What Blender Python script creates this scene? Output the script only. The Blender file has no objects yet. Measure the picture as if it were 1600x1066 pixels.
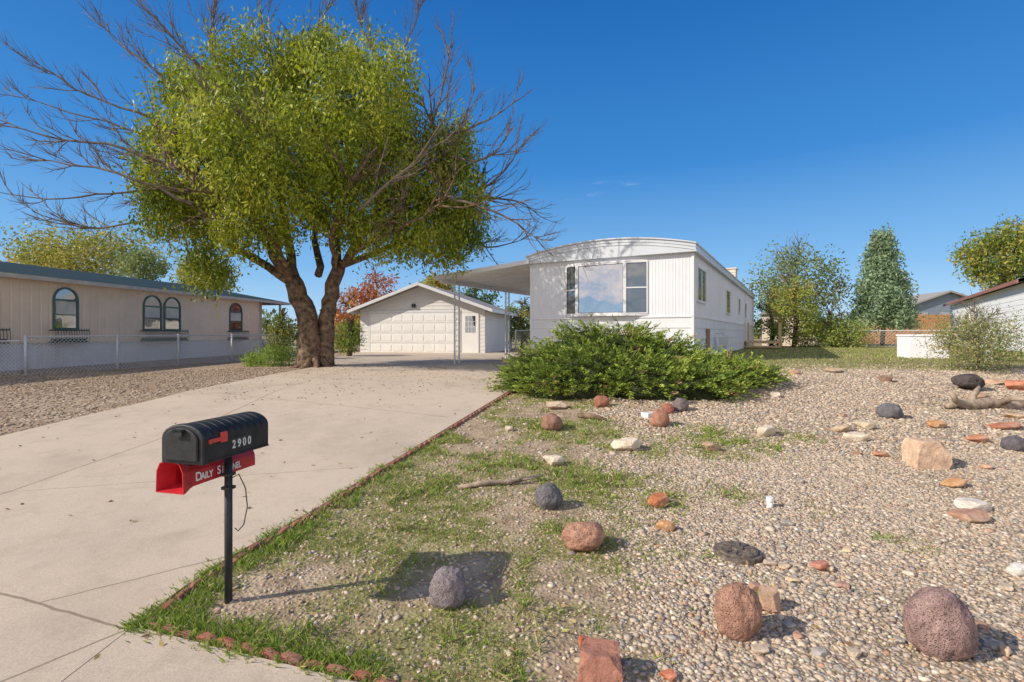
import bpy, bmesh, math, random
import numpy as np
from mathutils import Vector, Matrix, noise as mn
random.seed(7); RNG=np.random.default_rng(11)
R=math.radians
C=bpy.context.scene.collection
F=800.0; HZ=522.0; EYE=1.7
def ss(t): t=np.clip(t,0,1); return t*t*(3-2*t)
def gz(x,y):
    x=np.asarray(x,float); y=np.asarray(y,float)
    b=np.interp(y,[-50,3,4.5,6,8,10,13,17,26.5,60],[0,0,.1,.22,.4,.55,.62,.65,.7,.75])
    r=ss((x-0.6)/3)*np.interp(y,[5,8,12,14,20,35,60],[0,.08,.36,.4,.32,.2,.1])
    l=-ss((-x-7.5)/4)*np.interp(y,[6,10,15,30],[0,.08,.12,.1])
    return b+r+l
def G(px,py):
    k=(px-800)/F; lo=1.0; Y=lo
    while Y<300:
        if HZ+F*(EYE-float(gz(k*Y,Y)))/Y<=py: break
        Y+=0.02 if Y<40 else .5
    return Vector((k*Y,Y,float(gz(k*Y,Y))))
def P(px,py,Y): return Vector(((px-800)/F*Y,Y,EYE-(py-HZ)/F*Y))
def vn(x,y,s,seed=0):
    x=np.asarray(x)*s+seed*17.3; y=np.asarray(y)*s-seed*9.1
    i=np.floor(x); j=np.floor(y); u=x-i; v=y-j; u=u*u*(3-2*u); v=v*v*(3-2*v)
    def h(a,b):
        n=np.sin(a*127.1+b*311.7+seed*74.7)*43758.5453; return n-np.floor(n)
    return (h(i,j)*(1-u)+h(i+1,j)*u)*(1-v)+(h(i,j+1)*(1-u)+h(i+1,j+1)*u)*v
def fbm(x,y,s,seed=0): return .5*vn(x,y,s,seed)+.3*vn(x,y,s*2.1,seed+1)+.2*vn(x,y,s*4.3,seed+2)

# ---------------------------------------------------------------- materials
def newmat(name):
    m=bpy.data.materials.new(name); m.use_nodes=True; nt=m.node_tree
    return m,nt,nt.nodes['Principled BSDF']
def N(nt,t,**k):
    n=nt.nodes.new(t)
    for a,b in k.items():
        if a in n.inputs.keys(): n.inputs[a].default_value=b
        else: setattr(n,a,b)
    return n
def ramp(nt,fac,stops):
    r=nt.nodes.new('ShaderNodeValToRGB'); e=r.color_ramp.elements
    while len(e)<len(stops): e.new(.5)
    for k,(p,c) in enumerate(stops):
        e[k].position=p; e[k].color=(c[0],c[1],c[2],1) if not isinstance(c,(int,float)) else (c,c,c,1)
    nt.links.new(fac,r.inputs[0]); return r.outputs[0]
def mix(nt,f,a,b,mode='MIX'):
    m=nt.nodes.new('ShaderNodeMix'); m.data_type='RGBA'; m.blend_type=mode
    for i,v in ((0,f),(6,a),(7,b)):
        s=m.inputs[i]
        if hasattr(v,'links'): nt.links.new(v,s)
        elif i==0: s.default_value=float(v)
        elif isinstance(v,(int,float)): s.default_value=(v,v,v,1)
        else: s.default_value=(v[0],v[1],v[2],1)
    return m.outputs[2]
def mth(nt,op,a,b=None,c=None):
    m=nt.nodes.new('ShaderNodeMath'); m.operation=op
    for s,v in zip(m.inputs,(a,b,c)):
        if v is None: continue
        if hasattr(v,'links'): nt.links.new(v,s)
        else: s.default_value=float(v)
    return m.outputs[0]
def bump(nt,bs,h,st=.3,d=.02):
    b=nt.nodes.new('ShaderNodeBump'); b.inputs['Strength'].default_value=st; b.inputs['Distance'].default_value=d
    nt.links.new(h,b.inputs['Height']); nt.links.new(b.outputs[0],bs.inputs['Normal'])
def coords(nt,kind='Object'):
    return nt.nodes.new('ShaderNodeTexCoord').outputs[kind]
def noise(nt,co,s,det=5,ro=.6):
    n=N(nt,'ShaderNodeTexNoise',Scale=s,Detail=det,Roughness=ro); nt.links.new(co,n.inputs['Vector']); return n.outputs['Fac']
def simple(name,col,rough=.6,var=.12,scale=3,bs_=0,bsc=40,metal=0,dirt=None):
    m,nt,b=newmat(name); co=coords(nt)
    n=noise(nt,co,scale)
    c1=[max(0,c*(1-var*1.6)) for c in col]; c2=[min(1,c*(1+var)) for c in col]
    out=ramp(nt,n,[(.3,c1),(.7,c2)])
    if dirt:
        n2=noise(nt,co,scale*.6,8,.7); out=mix(nt,ramp(nt,n2,[(.5,0.),(.75,.5)]),out,dirt)
    nt.links.new(out,b.inputs['Base Color'])
    b.inputs['Roughness'].default_value=rough; b.inputs['Metallic'].default_value=metal
    if rough>=.8: b.inputs['Specular IOR Level'].default_value=.06
    if bs_: bump(nt,b,noise(nt,co,bsc),bs_,.01)
    return m
def attrmat(name,rough=.6,trans=0,spec=.3,nz=0):
    m,nt,b=newmat(name); a=N(nt,'ShaderNodeAttribute',attribute_name='col')
    out=a.outputs['Color']
    if nz:
        out=mix(nt,ramp(nt,noise(nt,coords(nt),nz),[(.35,0.),(.7,.4)]),out,(.27,.205,.145))
    nt.links.new(out,b.inputs['Base Color']); b.inputs['Roughness'].default_value=rough
    b.inputs['Specular IOR Level'].default_value=spec
    if trans:
        t=nt.nodes.new('ShaderNodeBsdfTranslucent'); nt.links.new(out,t.inputs[0])
        mx=nt.nodes.new('ShaderNodeMixShader'); mx.inputs[0].default_value=trans
        nt.links.new(b.outputs[0],mx.inputs[1]); nt.links.new(t.outputs[0],mx.inputs[2])
        nt.links.new(mx.outputs[0],nt.nodes['Material Output'].inputs[0])
    return m
M={}
M['leaf']=attrmat('leaf_mat',.5,.4); M['needle']=attrmat('needle_mat',.6,.18,.2); M['blade']=attrmat('blade_mat',.7,.3)
M['pebble']=attrmat('pebble_mat',.75,0,.2,60); M['litter']=attrmat('litter_mat',.8)
M['white_siding']=simple('white_siding',(.70,.71,.73),.45,.03,1.2,dirt=(.58,.57,.54))
M['shed_white']=simple('shed_white',(.86,.86,.86),.5,.03,1.2)
M['white_trim']=simple('white_trim',(.72,.72,.72),.4,.03,2)
M['skirt']=simple('skirt_white',(.68,.69,.70),.5,.04,1.5,dirt=(.5,.46,.4))
M['roof_white']=simple('roof_white',(.57,.60,.63),.35,.06,1,dirt=(.42,.43,.44))
M['awning']=simple('awning_white',(.74,.75,.75),.4,.05,1,dirt=(.5,.5,.48))
M['garage_wall']=simple('garage_wall',(.74,.72,.68),.6,.04,1.5)
M['garage_door']=simple('garage_door_paint',(.84,.82,.78),.5,.03,2)
M['shingle']=simple('shingle',(.045,.075,.085),.9,.3,14,.5,60)
M['gshingle']=simple('garage_shingle',(.35,.33,.3),.85,.25,14,.5,60)
M['tan']=simple('tan_siding',(.84,.66,.50),.7,.05,1.2)
M['teal']=simple('teal_trim',(.07,.155,.14),.5,.1,3)
M['iron']=simple('green_iron',(.02,.06,.05),.5,.1,5)
M['galv']=simple('galvanised',(.58,.59,.60),.45,.12,20)
M['greyhouse']=simple('blue_grey_paint',(.2,.24,.3),.7,.05,2)
M['redbrown']=simple('redbrown_fascia',(.34,.14,.10),.6,.1,2)
M['wood']=simple('fence_wood',(.74,.40,.19),.8,.25,6,.3,20)
M['greywood']=simple('grey_wood',(.40,.31,.23),.85,.4,8,.7,40)
M['deckwood']=simple('deck_wood',(.55,.4,.22),.8,.2,6)
M['bark']=simple('bark',(.21,.145,.10),.9,.5,7,1.0,16)
M['twig']=simple('twig_bark',(.20,.16,.125),.85,.3,6)
M['dark']=simple('dark_void',(.03,.035,.03),.9,.2,4)
M['mullion']=simple('grey_mullion',(.12,.12,.13),.5,.1,4)
M['black']=simple('black_plastic',(.016,.017,.019),.6,.35,12,.2,70,dirt=(.05,.05,.05))
M['postblack']=simple('black_post',(.03,.032,.035),.5,.3,20)
M['red']=simple('red_plastic',(.55,.02,.032),.42,.2,9,dirt=(.38,.05,.05))
M['flag']=simple('red_flag',(.6,.06,.045),.45,.1,9)
M['sticker']=simple('sticker_white',(.7,.7,.66),.5,.2,60)
M['tubeink']=simple('tube_lettering',(.92,.84,.84),.5,.15,70)
M['cream']=simple('cream_metal',(.72,.6,.48),.5,.06,3)
M['pvc']=simple('pvc',(.8,.8,.76),.4,.05,10)
M['iron_cover']=simple('cast_iron',(.17,.13,.10),.6,.5,30,.6,90)
M['curtain']=simple('curtain',(.6,.58,.52),.8,.1,3)
def glass(name,col,r=.03,mt=.0,ior=2.3):
    m,nt,b=newmat(name); b.inputs['Base Color'].default_value=(*col,1); b.inputs['Roughness'].default_value=r
    b.inputs['Specular IOR Level'].default_value=1.0; b.inputs['IOR'].default_value=ior; b.inputs['Metallic'].default_value=mt
    co=coords(nt); bump(nt,b,noise(nt,co,1.6,2),.08,.05); return m
M['glass']=glass('window_glass',(.05,.06,.07)); M['glass_bay']=glass('bay_glass',(.52,.52,.55),.03,.85)
M['glass_clear']=glass('clear_side_glass',(.10,.11,.12),.05,.0,1.8)
def brickmat():
    m,nt,b=newmat('scalloped_brick'); co=coords(nt,'Object'); oi=nt.nodes.new('ShaderNodeObjectInfo')
    c=ramp(nt,oi.outputs['Random'],[(0,(.33,.105,.07)),(.5,(.38,.17,.12)),(1,(.25,.10,.075))])
    c=mix(nt,ramp(nt,noise(nt,co,18,6),[(.42,0.),(.68,.65)]),c,(.30,.22,.16))
    nt.links.new(c,b.inputs['Base Color']); b.inputs['Roughness'].default_value=.95; b.inputs['Specular IOR Level'].default_value=.1; bump(nt,b,noise(nt,co,70),.8,.012); return m
M['brick']=brickmat()
RM={}
def rockmat(col,kind):
    key=(col,kind)
    if key in RM: return RM[key]
    col=[min(.8,x*1.25) for x in col]
    m,nt,b=newmat('rock_%s'%kind); co=coords(nt)
    n=noise(nt,co,9,8,.7)
    c=ramp(nt,n,[(.3,[x*.6 for x in col]),(.52,col),(.75,[min(1,x*1.4) for x in col])])
    b.inputs['Roughness'].default_value=.95; b.inputs['Specular IOR Level'].default_value=.08
    if kind=='lava':
        v=N(nt,'ShaderNodeTexVoronoi',Scale=80.0); nt.links.new(co,v.inputs['Vector'])
        v3=N(nt,'ShaderNodeTexVoronoi',Scale=160.0); nt.links.new(co,v3.inputs['Vector'])
        pit=ramp(nt,v.outputs['Distance'],[(.15,0.),(.42,1.)]); pit2=ramp(nt,v3.outputs['Distance'],[(.1,0.),(.5,1.)])
        c=mix(nt,ramp(nt,v.outputs['Distance'],[(.08,.6),(.34,0.)]),c,[x*.3 for x in col])
        h=mix(nt,.45,mix(nt,.4,pit,pit2),n); bump(nt,b,h,.9,.02)
    else:
        c=mix(nt,ramp(nt,noise(nt,co,3,4),[(.5,0.),(.7,.5)]),c,(.5,.42,.32)) if kind=='slab' else c
        bump(nt,b,noise(nt,co,30,8,.7),.8,.02)
    nt.links.new(c,b.inputs['Base Color']); RM[key]=m; return m

# ---------------------------------------------------------------- mesh helpers
class MB:
    def __init__(s): s.v=[]; s.f=[]
    def add(s,vs,fs):
        o=len(s.v); s.v.extend([tuple(v) for v in vs]); s.f.extend([tuple(i+o for i in f) for f in fs]); return s
    def box(s,x0,x1,y0,y1,z0,z1,mt=None):
        vs=[Vector((x,y,z)) for z in (z0,z1) for y in (y0,y1) for x in (x0,x1)]
        if mt: vs=[mt@v for v in vs]
        return s.add(vs,[(0,2,3,1),(4,5,7,6),(0,1,5,4),(2,6,7,3),(0,4,6,2),(1,3,7,5)])
    def tube(s,pts,rad,n=6,cap=True):
        pts=[Vector(p) for p in pts]; k=len(pts)
        if not hasattr(rad,'__len__'): rad=[rad]*k
        o=len(s.v); prev=None
        for i,p in enumerate(pts):
            d=(pts[min(i+1,k-1)]-pts[max(i-1,0)])
            if d.length<1e-9: d=Vector((0,0,1))
            d.normalize()
            a=prev if prev is not None else (Vector((1,0,0)) if abs(d.x)<.8 else Vector((0,1,0)))
            a=(a-d*a.dot(d)); a.normalize(); prev=a; b=d.cross(a)
            for j in range(n):
                t=2*math.pi*j/n; q=p+(a*math.cos(t)+b*math.sin(t))*rad[i]; s.v.append(tuple(q))
        for i in range(k-1):
            for j in range(n):
                j2=(j+1)%n; s.f.append((o+i*n+j,o+i*n+j2,o+(i+1)*n+j2,o+(i+1)*n+j))
        if cap:
            s.f.append(tuple(o+j for j in range(n))[::-1]); s.f.append(tuple(o+(k-1)*n+j for j in range(n)))
        return s
    def prism(s,poly,fn0,fn1):
        n=len(poly); a=[fn0(p) for p in poly]+[fn1(p) for p in poly]
        return s.add(a,[tuple(range(n))[::-1],tuple(range(n,2*n))]+[(i,(i+1)%n,n+(i+1)%n,n+i) for i in range(n)])
    def ribx(s,x0,x1,y,z0,z1,pitch=.1,d=.012,sgn=-1,along='x'):
        n=max(1,int(round((x1-x0)/pitch))); p=(x1-x0)/n; pr=[]
        for i in range(n):
            a=x0+i*p; pr+= [(a,0),(a+p*.72,0),(a+p*.78,d),(a+p*.94,d)]
        pr.append((x1,0)); vs=[]
        for a,h in pr:
            for z in (z0,z1): vs.append((a,y+sgn*h,z) if along=='x' else (y+sgn*h,a,z))
        return s.add(vs,[(2*i,2*i+2,2*i+3,2*i+1) for i in range(len(pr)-1)])
    def clap(s,x0,x1,y,z0,z1,pitch=.15,d=.015,sgn=-1,along='x'):
        n=max(1,int(round((z1-z0)/pitch))); p=(z1-z0)/n; pr=[]
        for i in range(n): pr+=[(z0+i*p,d),(z0+(i+1)*p-.001,.002)]
        vs=[]
        for z,h in pr:
            for a in (x0,x1): vs.append((a,y+sgn*h,z) if along=='x' else (y+sgn*h,a,z))
        return s.add(vs,[(2*i,2*i+1,2*i+3,2*i+2) for i in range(len(pr)-1)])
    def build(s,name,mat,parent=None,smooth=False,bevel=0):
        me=bpy.data.meshes.new(name); me.from_pydata(s.v,[],s.f); me.materials.append(mat)
        if smooth: me.polygons.foreach_set('use_smooth',[True]*len(me.polygons))
        me.update(); o=bpy.data.objects.new(name,me); C.objects.link(o); o.parent=parent
        if bevel:
            b=o.modifiers.new('b','BEVEL'); b.width=bevel; b.segments=2; b.limit_method='ANGLE'
        return o
def npmesh(name,V,Fc,mat,parent=None,col=None,smooth=False):
    me=bpy.data.meshes.new(name); V=np.ascontiguousarray(V,dtype=np.float32).reshape(-1,3); Fc=np.ascontiguousarray(Fc,dtype=np.int32); n,k=Fc.shape
    me.vertices.add(len(V)); me.vertices.foreach_set('co',V.ravel())
    me.loops.add(n*k); me.loops.foreach_set('vertex_index',Fc.ravel())
    me.polygons.add(n); me.polygons.foreach_set('loop_start',np.arange(n,dtype=np.int32)*k)
    me.polygons.foreach_set('use_smooth',np.full(n,smooth,bool))
    me.materials.append(mat); me.update(calc_edges=True)
    if col is not None:
        a=me.color_attributes.new('col','FLOAT_COLOR','POINT'); c=np.ones((len(V),4),np.float32); c[:,:3]=col; a.data.foreach_set('color',c.ravel())
    o=bpy.data.objects.new(name,me); C.objects.link(o); o.parent=parent; return o
def tag(o,label=None,cat=None,group=None,kind=None):
    if label: o['label']=label
    if cat: o['category']=cat
    if group: o['group']=group
    if kind: o['kind']=kind
    return o
def empty(name,loc,rz,label,cat,group=None):
    o=bpy.data.objects.new(name,None); C.objects.link(o); o.location=loc; o.rotation_euler=(0,0,rz); o.empty_display_size=.2
    return tag(o,label,cat,group)
def leafquads(cen,L,W,cols,dirs=None,spread=1.0):
    n=len(cen); u=RNG.normal(size=(n,3))
    if dirs is not None: u=dirs+u*spread
    u/=np.linalg.norm(u,axis=1)[:,None]+1e-9
    w=RNG.normal(size=(n,3)); v=np.cross(u,w); v/=np.linalg.norm(v,axis=1)[:,None]+1e-9
    L=L*RNG.uniform(.7,1.3,n)[:,None]; W=W*RNG.uniform(.7,1.3,n)[:,None]
    V=np.stack([cen-u*L/2,cen+v*W/2,cen+u*L/2,cen-v*W/2],1).reshape(-1,3)
    return V,np.arange(4*n).reshape(-1,4),np.repeat(cols,4,0)

# ---------------------------------------------------------------- camera, light, world
cam=bpy.data.cameras.new('camera'); co=bpy.data.objects.new('camera',cam); C.objects.link(co)
co.location=(0,0,EYE); co.rotation_euler=(R(90),0,0); cam.lens=18; cam.sensor_width=36; cam.shift_y=-11/1600; cam.clip_end=3000; cam.clip_start=.05
bpy.context.scene.camera=co
bpy.context.scene.view_settings.view_transform='Standard'
ELEV=33; sd=Vector((-.965,-.26,0)).normalized(); sd=Vector((sd.x*math.cos(R(ELEV)),sd.y*math.cos(R(ELEV)),math.sin(R(ELEV))))
sl=bpy.data.lights.new('sun','SUN'); sl.energy=5.0; sl.angle=R(.5); sl.color=(1,.92,.80)
so=bpy.data.objects.new('sun',sl); C.objects.link(so); so.rotation_euler=sd.to_track_quat('Z','Y').to_euler(); so.location=(-20,-5,20)
w=bpy.data.worlds.new('World'); bpy.context.scene.world=w; w.use_nodes=True; nt=w.node_tree; bg=nt.nodes['Background']
sky=nt.nodes.new('ShaderNodeTexSky'); sky.sky_type='NISHITA'; sky.sun_disc=False; sky.sun_elevation=R(ELEV); sky.sun_rotation=math.atan2(sd.x,sd.y)
sky.altitude=1400; sky.air_density=1.0; sky.dust_density=.15; sky.ozone_density=3.0
tc=coords(nt,'Generated'); sep=nt.nodes.new('ShaderNodeSeparateXYZ'); nt.links.new(tc,sep.inputs[0])
grad=ramp(nt,sep.outputs['Z'],[(0,(.48,.70,.92)),(.12,(.20,.48,.85)),(.3,(.03,.25,.68)),(.55,(.003,.14,.50)),(1,(.003,.11,.40))])
gsc=N(nt,'ShaderNodeVectorMath',operation='SCALE'); nt.links.new(grad,gsc.inputs[0]); gsc.inputs['Scale'].default_value=1/.15
skb=mix(nt,.85,sky.outputs[0],gsc.outputs[0])
mp=nt.nodes.new('ShaderNodeMapping'); mp.inputs['Scale'].default_value=(1,1,2.2); nt.links.new(tc,mp.inputs[0])
cn=noise(nt,mp.outputs[0],5.2,8,.6)
back=ramp(nt,mth(nt,'MULTIPLY',sep.outputs['Y'],-1),[(.05,0.),(.35,1.)])
cl=mth(nt,'MULTIPLY',ramp(nt,cn,[(.42,0.),(.54,1.)]),back)
mp2=nt.nodes.new('ShaderNodeMapping'); mp2.inputs['Scale'].default_value=(1,1,5); mp2.inputs['Rotation'].default_value=(0,.3,0); nt.links.new(tc,mp2.inputs[0])
wisp=mth(nt,'MULTIPLY',ramp(nt,noise(nt,mp2.outputs[0],2.2,9,.7),[(.64,0.),(.9,.35)]),1.0)
cl=mth(nt,'MAXIMUM',cl,wisp)
skyc=mix(nt,cl,skb,(7.9,7.3,7.1))
nt.links.new(skyc,bg.inputs['Color']); bg.inputs['Strength'].default_value=.15

# ---------------------------------------------------------------- ground layout
ER=[G(215,985),G(290,925),G(357,880),G(430,838),G(500,798),G(575,749),G(650,703),G(725,657),G(800,612)]
exy=[(p.x,p.y) for p in ER]+[(.35,13.0),(.55,15.2),(4.2,21.8),(1.5,26.0),(-.5,28)]
ey=[p[1] for p in exy]; ex=[p[0] for p in exy]
EL=[G(0,685),G(250,625),G(400,592),G(500,573)]
ly=[2.0]+[p.y for p in EL]+[20,28]; lx=[EL[0].x-1.5]+[p.x for p in EL]+[-7.2,-8.3]
def xr(y): return np.interp(y,ey,ex)
def xl(y): return np.interp(y,ly,lx)
FA=G(215,985); FB=G(540,1066)
def yf(x): return np.where(x<FA.x,FA.y,FA.y+(x-FA.x)*(FB.y-FA.y)/(FB.x-FA.x))
patches=[(G(1130,690),.75),(G(1060,705),.6),(G(1130,770),.35),(G(1420,850),.22),(G(960,770),.7),(G(820,740),.8),(G(1230,680),.4),(G(1050,870),.35),(G(880,900),.6),(G(1010,985),.35),(G(700,800),.5),(G(450,1000),.5),(G(620,1010),.5),(G(1240,790),.25),(G(1150,930),.3)]
def masks(x,y):
    yard=((x>xr(y))&(y>yf(x)))|((x>4)&(y>1))
    n1=fbm(x,y,.8,3); b=.8+.07*y
    river=ss((x-b+(n1-.5)*2.0)/1.3+.5)
    pg=np.zeros_like(river)
    for p,r in patches: pg=np.maximum(pg,ss(1.4-np.hypot(x-p.x,(y-p.y))/r))
    n2=fbm(x,y,1.7,9)
    grass=(1-river)*ss((n2-.36)*5)
    grass=np.maximum(grass,pg*ss((n2-.25)*4))
    lawn=ss((y-11.0+(fbm(x,y,.6,4)-.5)*1.5)/.8)*ss((x-4.0)/1)
    lawn=np.where((y>34)|(x<-22),.6,lawn)
    river=river*(1-lawn)*yard*(1-.6*pg*ss((n2-.25)*4))
    river=np.where(y<16,river,0)
    lg=np.where((x<xl(y))&(y<32)&(x>-18),1.0,0.0)
    g=np.where(yard,np.maximum(grass*(y<12),lawn),np.where((x>-30)&(y<34),.1,.6))
    return river,g*(1-lg),lg
xs=np.concatenate([[-900,-400,-200,-100,-60,-40,-28],np.arange(-20,-9,.4),np.arange(-9,9,.1),np.arange(9,20,.3),[22,26,32,45,70,120,250,500,900]])
ys=np.concatenate([[-60,-20,-8,-3],np.arange(0,14,.1),np.arange(14,34,.4),[36,40,50,60,80,120,200,400,900,1500]])
XX,YY=np.meshgrid(xs,ys); V=np.stack([XX,YY,gz(XX,YY)],-1).reshape(-1,3)
nx,ny=len(xs),len(ys); I=np.arange(nx*ny).reshape(ny,nx)
Fq=np.stack([I[:-1,:-1],I[:-1,1:],I[1:,1:],I[1:,:-1]],-1).reshape(-1,4)
mk=np.stack(masks(XX.ravel(),YY.ravel()),-1)
def groundmat():
    m,nt,b=newmat('ground_mat'); co=coords(nt); a=N(nt,'ShaderNodeAttribute',attribute_name='col')
    s=nt.nodes.new('ShaderNodeSeparateColor'); nt.links.new(a.outputs['Color'],s.inputs[0])
    dirt=ramp(nt,noise(nt,co,5,9,.7),[(.3,(.21,.15,.095)),(.5,(.38,.285,.19)),(.72,(.52,.415,.29))])
    v=N(nt,'ShaderNodeTexVoronoi',Scale=38.0); nt.links.new(co,v.inputs['Vector'])
    sc=nt.nodes.new('ShaderNodeSeparateColor'); nt.links.new(v.outputs['Color'],sc.inputs[0])
    st=ramp(nt,sc.outputs[0],[(0,(.29,.21,.14)),(.25,(.44,.345,.25)),(.5,(.54,.435,.32)),(.7,(.39,.35,.295)),(.85,(.64,.54,.41)),(1,(.33,.19,.12))])
    st=mix(nt,ramp(nt,v.outputs['Distance'],[(.38,0.),(.62,.65)]),st,(.19,.14,.095))
    st=mix(nt,ramp(nt,noise(nt,co,1.6,5),[(.45,0.),(.65,.55)]),st,dirt)
    v2=N(nt,'ShaderNodeTexVoronoi',Scale=32.0); nt.links.new(co,v2.inputs['Vector'])
    s2=nt.nodes.new('ShaderNodeSeparateColor'); nt.links.new(v2.outputs['Color'],s2.inputs[0])
    lg=ramp(nt,s2.outputs[0],[(0,(.2,.14,.095)),(.4,(.36,.26,.18)),(.75,(.46,.35,.25)),(1,(.58,.48,.37))])
    lg=mix(nt,ramp(nt,noise(nt,co,1.2,4),[(.4,0.),(.65,.55)]),lg,(.25,.175,.11))
    gr=ramp(nt,noise(nt,co,2.5,8,.7),[(.3,(.13,.15,.04)),(.5,(.23,.22,.07)),(.7,(.40,.34,.17))])
    c=mix(nt,mth(nt,'MULTIPLY',s.outputs[1],.7),dirt,gr)
    c=mix(nt,s.outputs[0],c,st); c=mix(nt,s.outputs[2],c,lg)
    nt.links.new(c,b.inputs['Base Color']); b.inputs['Roughness'].default_value=.95; b.inputs['Specular IOR Level'].default_value=.1
    h=mix(nt,.5,v.outputs['Distance'],noise(nt,co,30,6)); bump(nt,b,h,.8,.025); return m
g=npmesh('ground',V,Fq,groundmat(),col=mk,smooth=True); tag(g,'sloping yard ground of dirt and gravel','ground',kind='structure')

def concmat(name,lines,base=(.60,.49,.375)):
    m,nt,b=newmat(name); co=coords(nt)
    n=noise(nt,co,.7,8,.65); c=ramp(nt,n,[(.3,[x*.8 for x in base]),(.5,base),(.72,[x*1.08 for x in base])])
    c=mix(nt,ramp(nt,noise(nt,co,3.5,9,.75),[(.5,0.),(.7,.4)]),c,(.36,.275,.195))
    c=mix(nt,ramp(nt,noise(nt,co,90,4,.8),[(.36,.45),(.6,0.)]),c,(.30,.23,.17))
    s=nt.nodes.new('ShaderNodeSeparateXYZ'); nt.links.new(co,s.inputs[0])
    dn=mth(nt,'MULTIPLY',mth(nt,'SUBTRACT',noise(nt,co,3,4),.5),.05); acc=None
    for (p,q,wd) in lines:
        dx,dy=q[0]-p[0],q[1]-p[1]; L=math.hypot(dx,dy); a,bb=-dy/L,dx/L; cc=-(a*p[0]+bb*p[1])
        e=mth(nt,'ABSOLUTE',mth(nt,'ADD',mth(nt,'MULTIPLY_ADD',s.outputs[0],a,mth(nt,'MULTIPLY_ADD',s.outputs[1],bb,cc)),dn))
        t=mth(nt,'MULTIPLY_ADD',s.outputs[0],dx/L,mth(nt,'MULTIPLY_ADD',s.outputs[1],dy/L,-(dx*p[0]+dy*p[1])/L))
        on=mth(nt,'MULTIPLY',mth(nt,'GREATER_THAN',t,0.),mth(nt,'LESS_THAN',t,L))
        e=mth(nt,'MULTIPLY',on,mth(nt,'LESS_THAN',e,wd)); acc=e if acc is None else mth(nt,'MAXIMUM',acc,e)
    if acc is not None: c=mix(nt,mth(nt,'MULTIPLY',acc,.65),c,(.16,.12,.08))
    nt.links.new(c,b.inputs['Base Color']); b.inputs['Roughness'].default_value=.9; b.inputs['Specular IOR Level'].default_value=.15
    bump(nt,b,noise(nt,co,90,5,.7),.35,.006); return m
def g2(px,py): p=G(px,py); return (p.x,p.y)
dl=[(g2(-60,800),g2(345,655),.010),(g2(345,655),g2(560,572),.010),(g2(60,950),g2(372,872),.007),(g2(-200,790),g2(560,735),.005),(g2(330,615),g2(700,655),.008),(g2(430,590),g2(770,604),.01),(g2(-100,905),g2(225,1000),.009),(g2(0,1075),g2(200,993),.008)]
CM=concmat('driveway_concrete',dl)
ysd=np.concatenate([np.linspace(-3.5,FA.y,34),np.arange(FA.y+.15,14,.2),np.arange(14,28.1,.5)])
T=np.linspace(0,1,28); DX=xl(ysd)[:,None]*(1-T)+xr(ysd)[:,None]*T; DX[:,-1]-=.02; DY=np.repeat(ysd[:,None],len(T),1)
DZ=gz(DX,DY)+.028
def ribbon(name,DX,DY,DZ,mat,label,cat):
    V=np.stack([DX,DY,DZ],-1); a,b=DX.shape
    ring=list(range(b))+[i*b+b-1 for i in range(1,a)]+[(a-1)*b+j for j in range(b-2,-1,-1)]+[i*b for i in range(a-2,0,-1)]
    V=V.reshape(-1,3); I=np.arange(a*b).reshape(a,b)
    Fq=np.stack([I[:-1,:-1],I[:-1,1:],I[1:,1:],I[1:,:-1]],-1).reshape(-1,4)
    low=V[ring].copy(); low[:,2]-=.08; n0=len(V); V=np.vstack([V,low]); r=np.array(ring); k=np.arange(len(r)); k2=(k+1)%len(r)
    sk=np.stack([r[k2],r[k],n0+k,n0+k2],-1)
    o=npmesh(name,V,np.vstack([Fq,sk]),mat); return tag(o,label,cat,kind='structure')
ribbon('driveway',DX,DY,DZ,CM,'long cracked pale concrete driveway','driveway')
sx=np.linspace(FA.x-.016,5,60); SY=yf(sx)-.012; rows=np.linspace(0,1,20)
SX=np.repeat(sx[None,:],20,0); SYY=-3.5*(1-rows[:,None])+SY[None,:]*rows[:,None]
ribbon('sidewalk',SX,SYY,gz(SX,SYY)+.026,CM,'concrete walk in front of the yard','sidewalk')

# ---------------------------------------------------------------- river gravel (pebbles)
bm=bmesh.new(); bmesh.ops.create_icosphere(bm,subdivisions=1,radius=1); ICO=np.array([v.co[:] for v in bm.verts]); ICF=np.array([[v.index for v in f.verts] for f in bm.faces]); bm.free()
def pebbles(name,x,y,size,cols,label,cat,flat=.42):
    n=len(x); z=gz(x,y)
    sc=np.stack([size*RNG.uniform(.8,1.5,n),size*RNG.uniform(.7,1.1,n),size*flat*RNG.uniform(.7,1.2,n)],-1)
    V=ICO[None]*sc[:,None,:]*RNG.uniform(.82,1.15,(n,12,1)); a=RNG.uniform(0,6.28,n); ca,sa=np.cos(a)[:,None],np.sin(a)[:,None]
    ti=RNG.normal(0,.2,n)[:,None]
    X=V[:,:,0]*ca-V[:,:,1]*sa; Yv=V[:,:,0]*sa+V[:,:,1]*ca; Z=V[:,:,2]+X*ti
    V=np.stack([X+x[:,None],Yv+y[:,None],Z+z[:,None]+sc[:,2:3]*.25],-1).reshape(-1,3)
    Fc=(ICF[None]+(np.arange(n)*12)[:,None,None]).reshape(-1,3)
    o=npmesh(name,V,Fc,M['pebble'],col=np.repeat(cols,12,0),smooth=True); return tag(o,label,cat,kind='stuff')
pal=np.array([(.54,.43,.31),(.61,.49,.36),(.46,.38,.29),(.35,.32,.29),(.68,.57,.43),(.50,.35,.24),(.57,.46,.34),(.27,.22,.18),(.76,.68,.56),(.48,.27,.17)])
pp=[.2,.17,.15,.09,.09,.11,.1,.05,.02,.02]
UC=G(1157,872); UR=.5*74/F*UC.y
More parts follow.
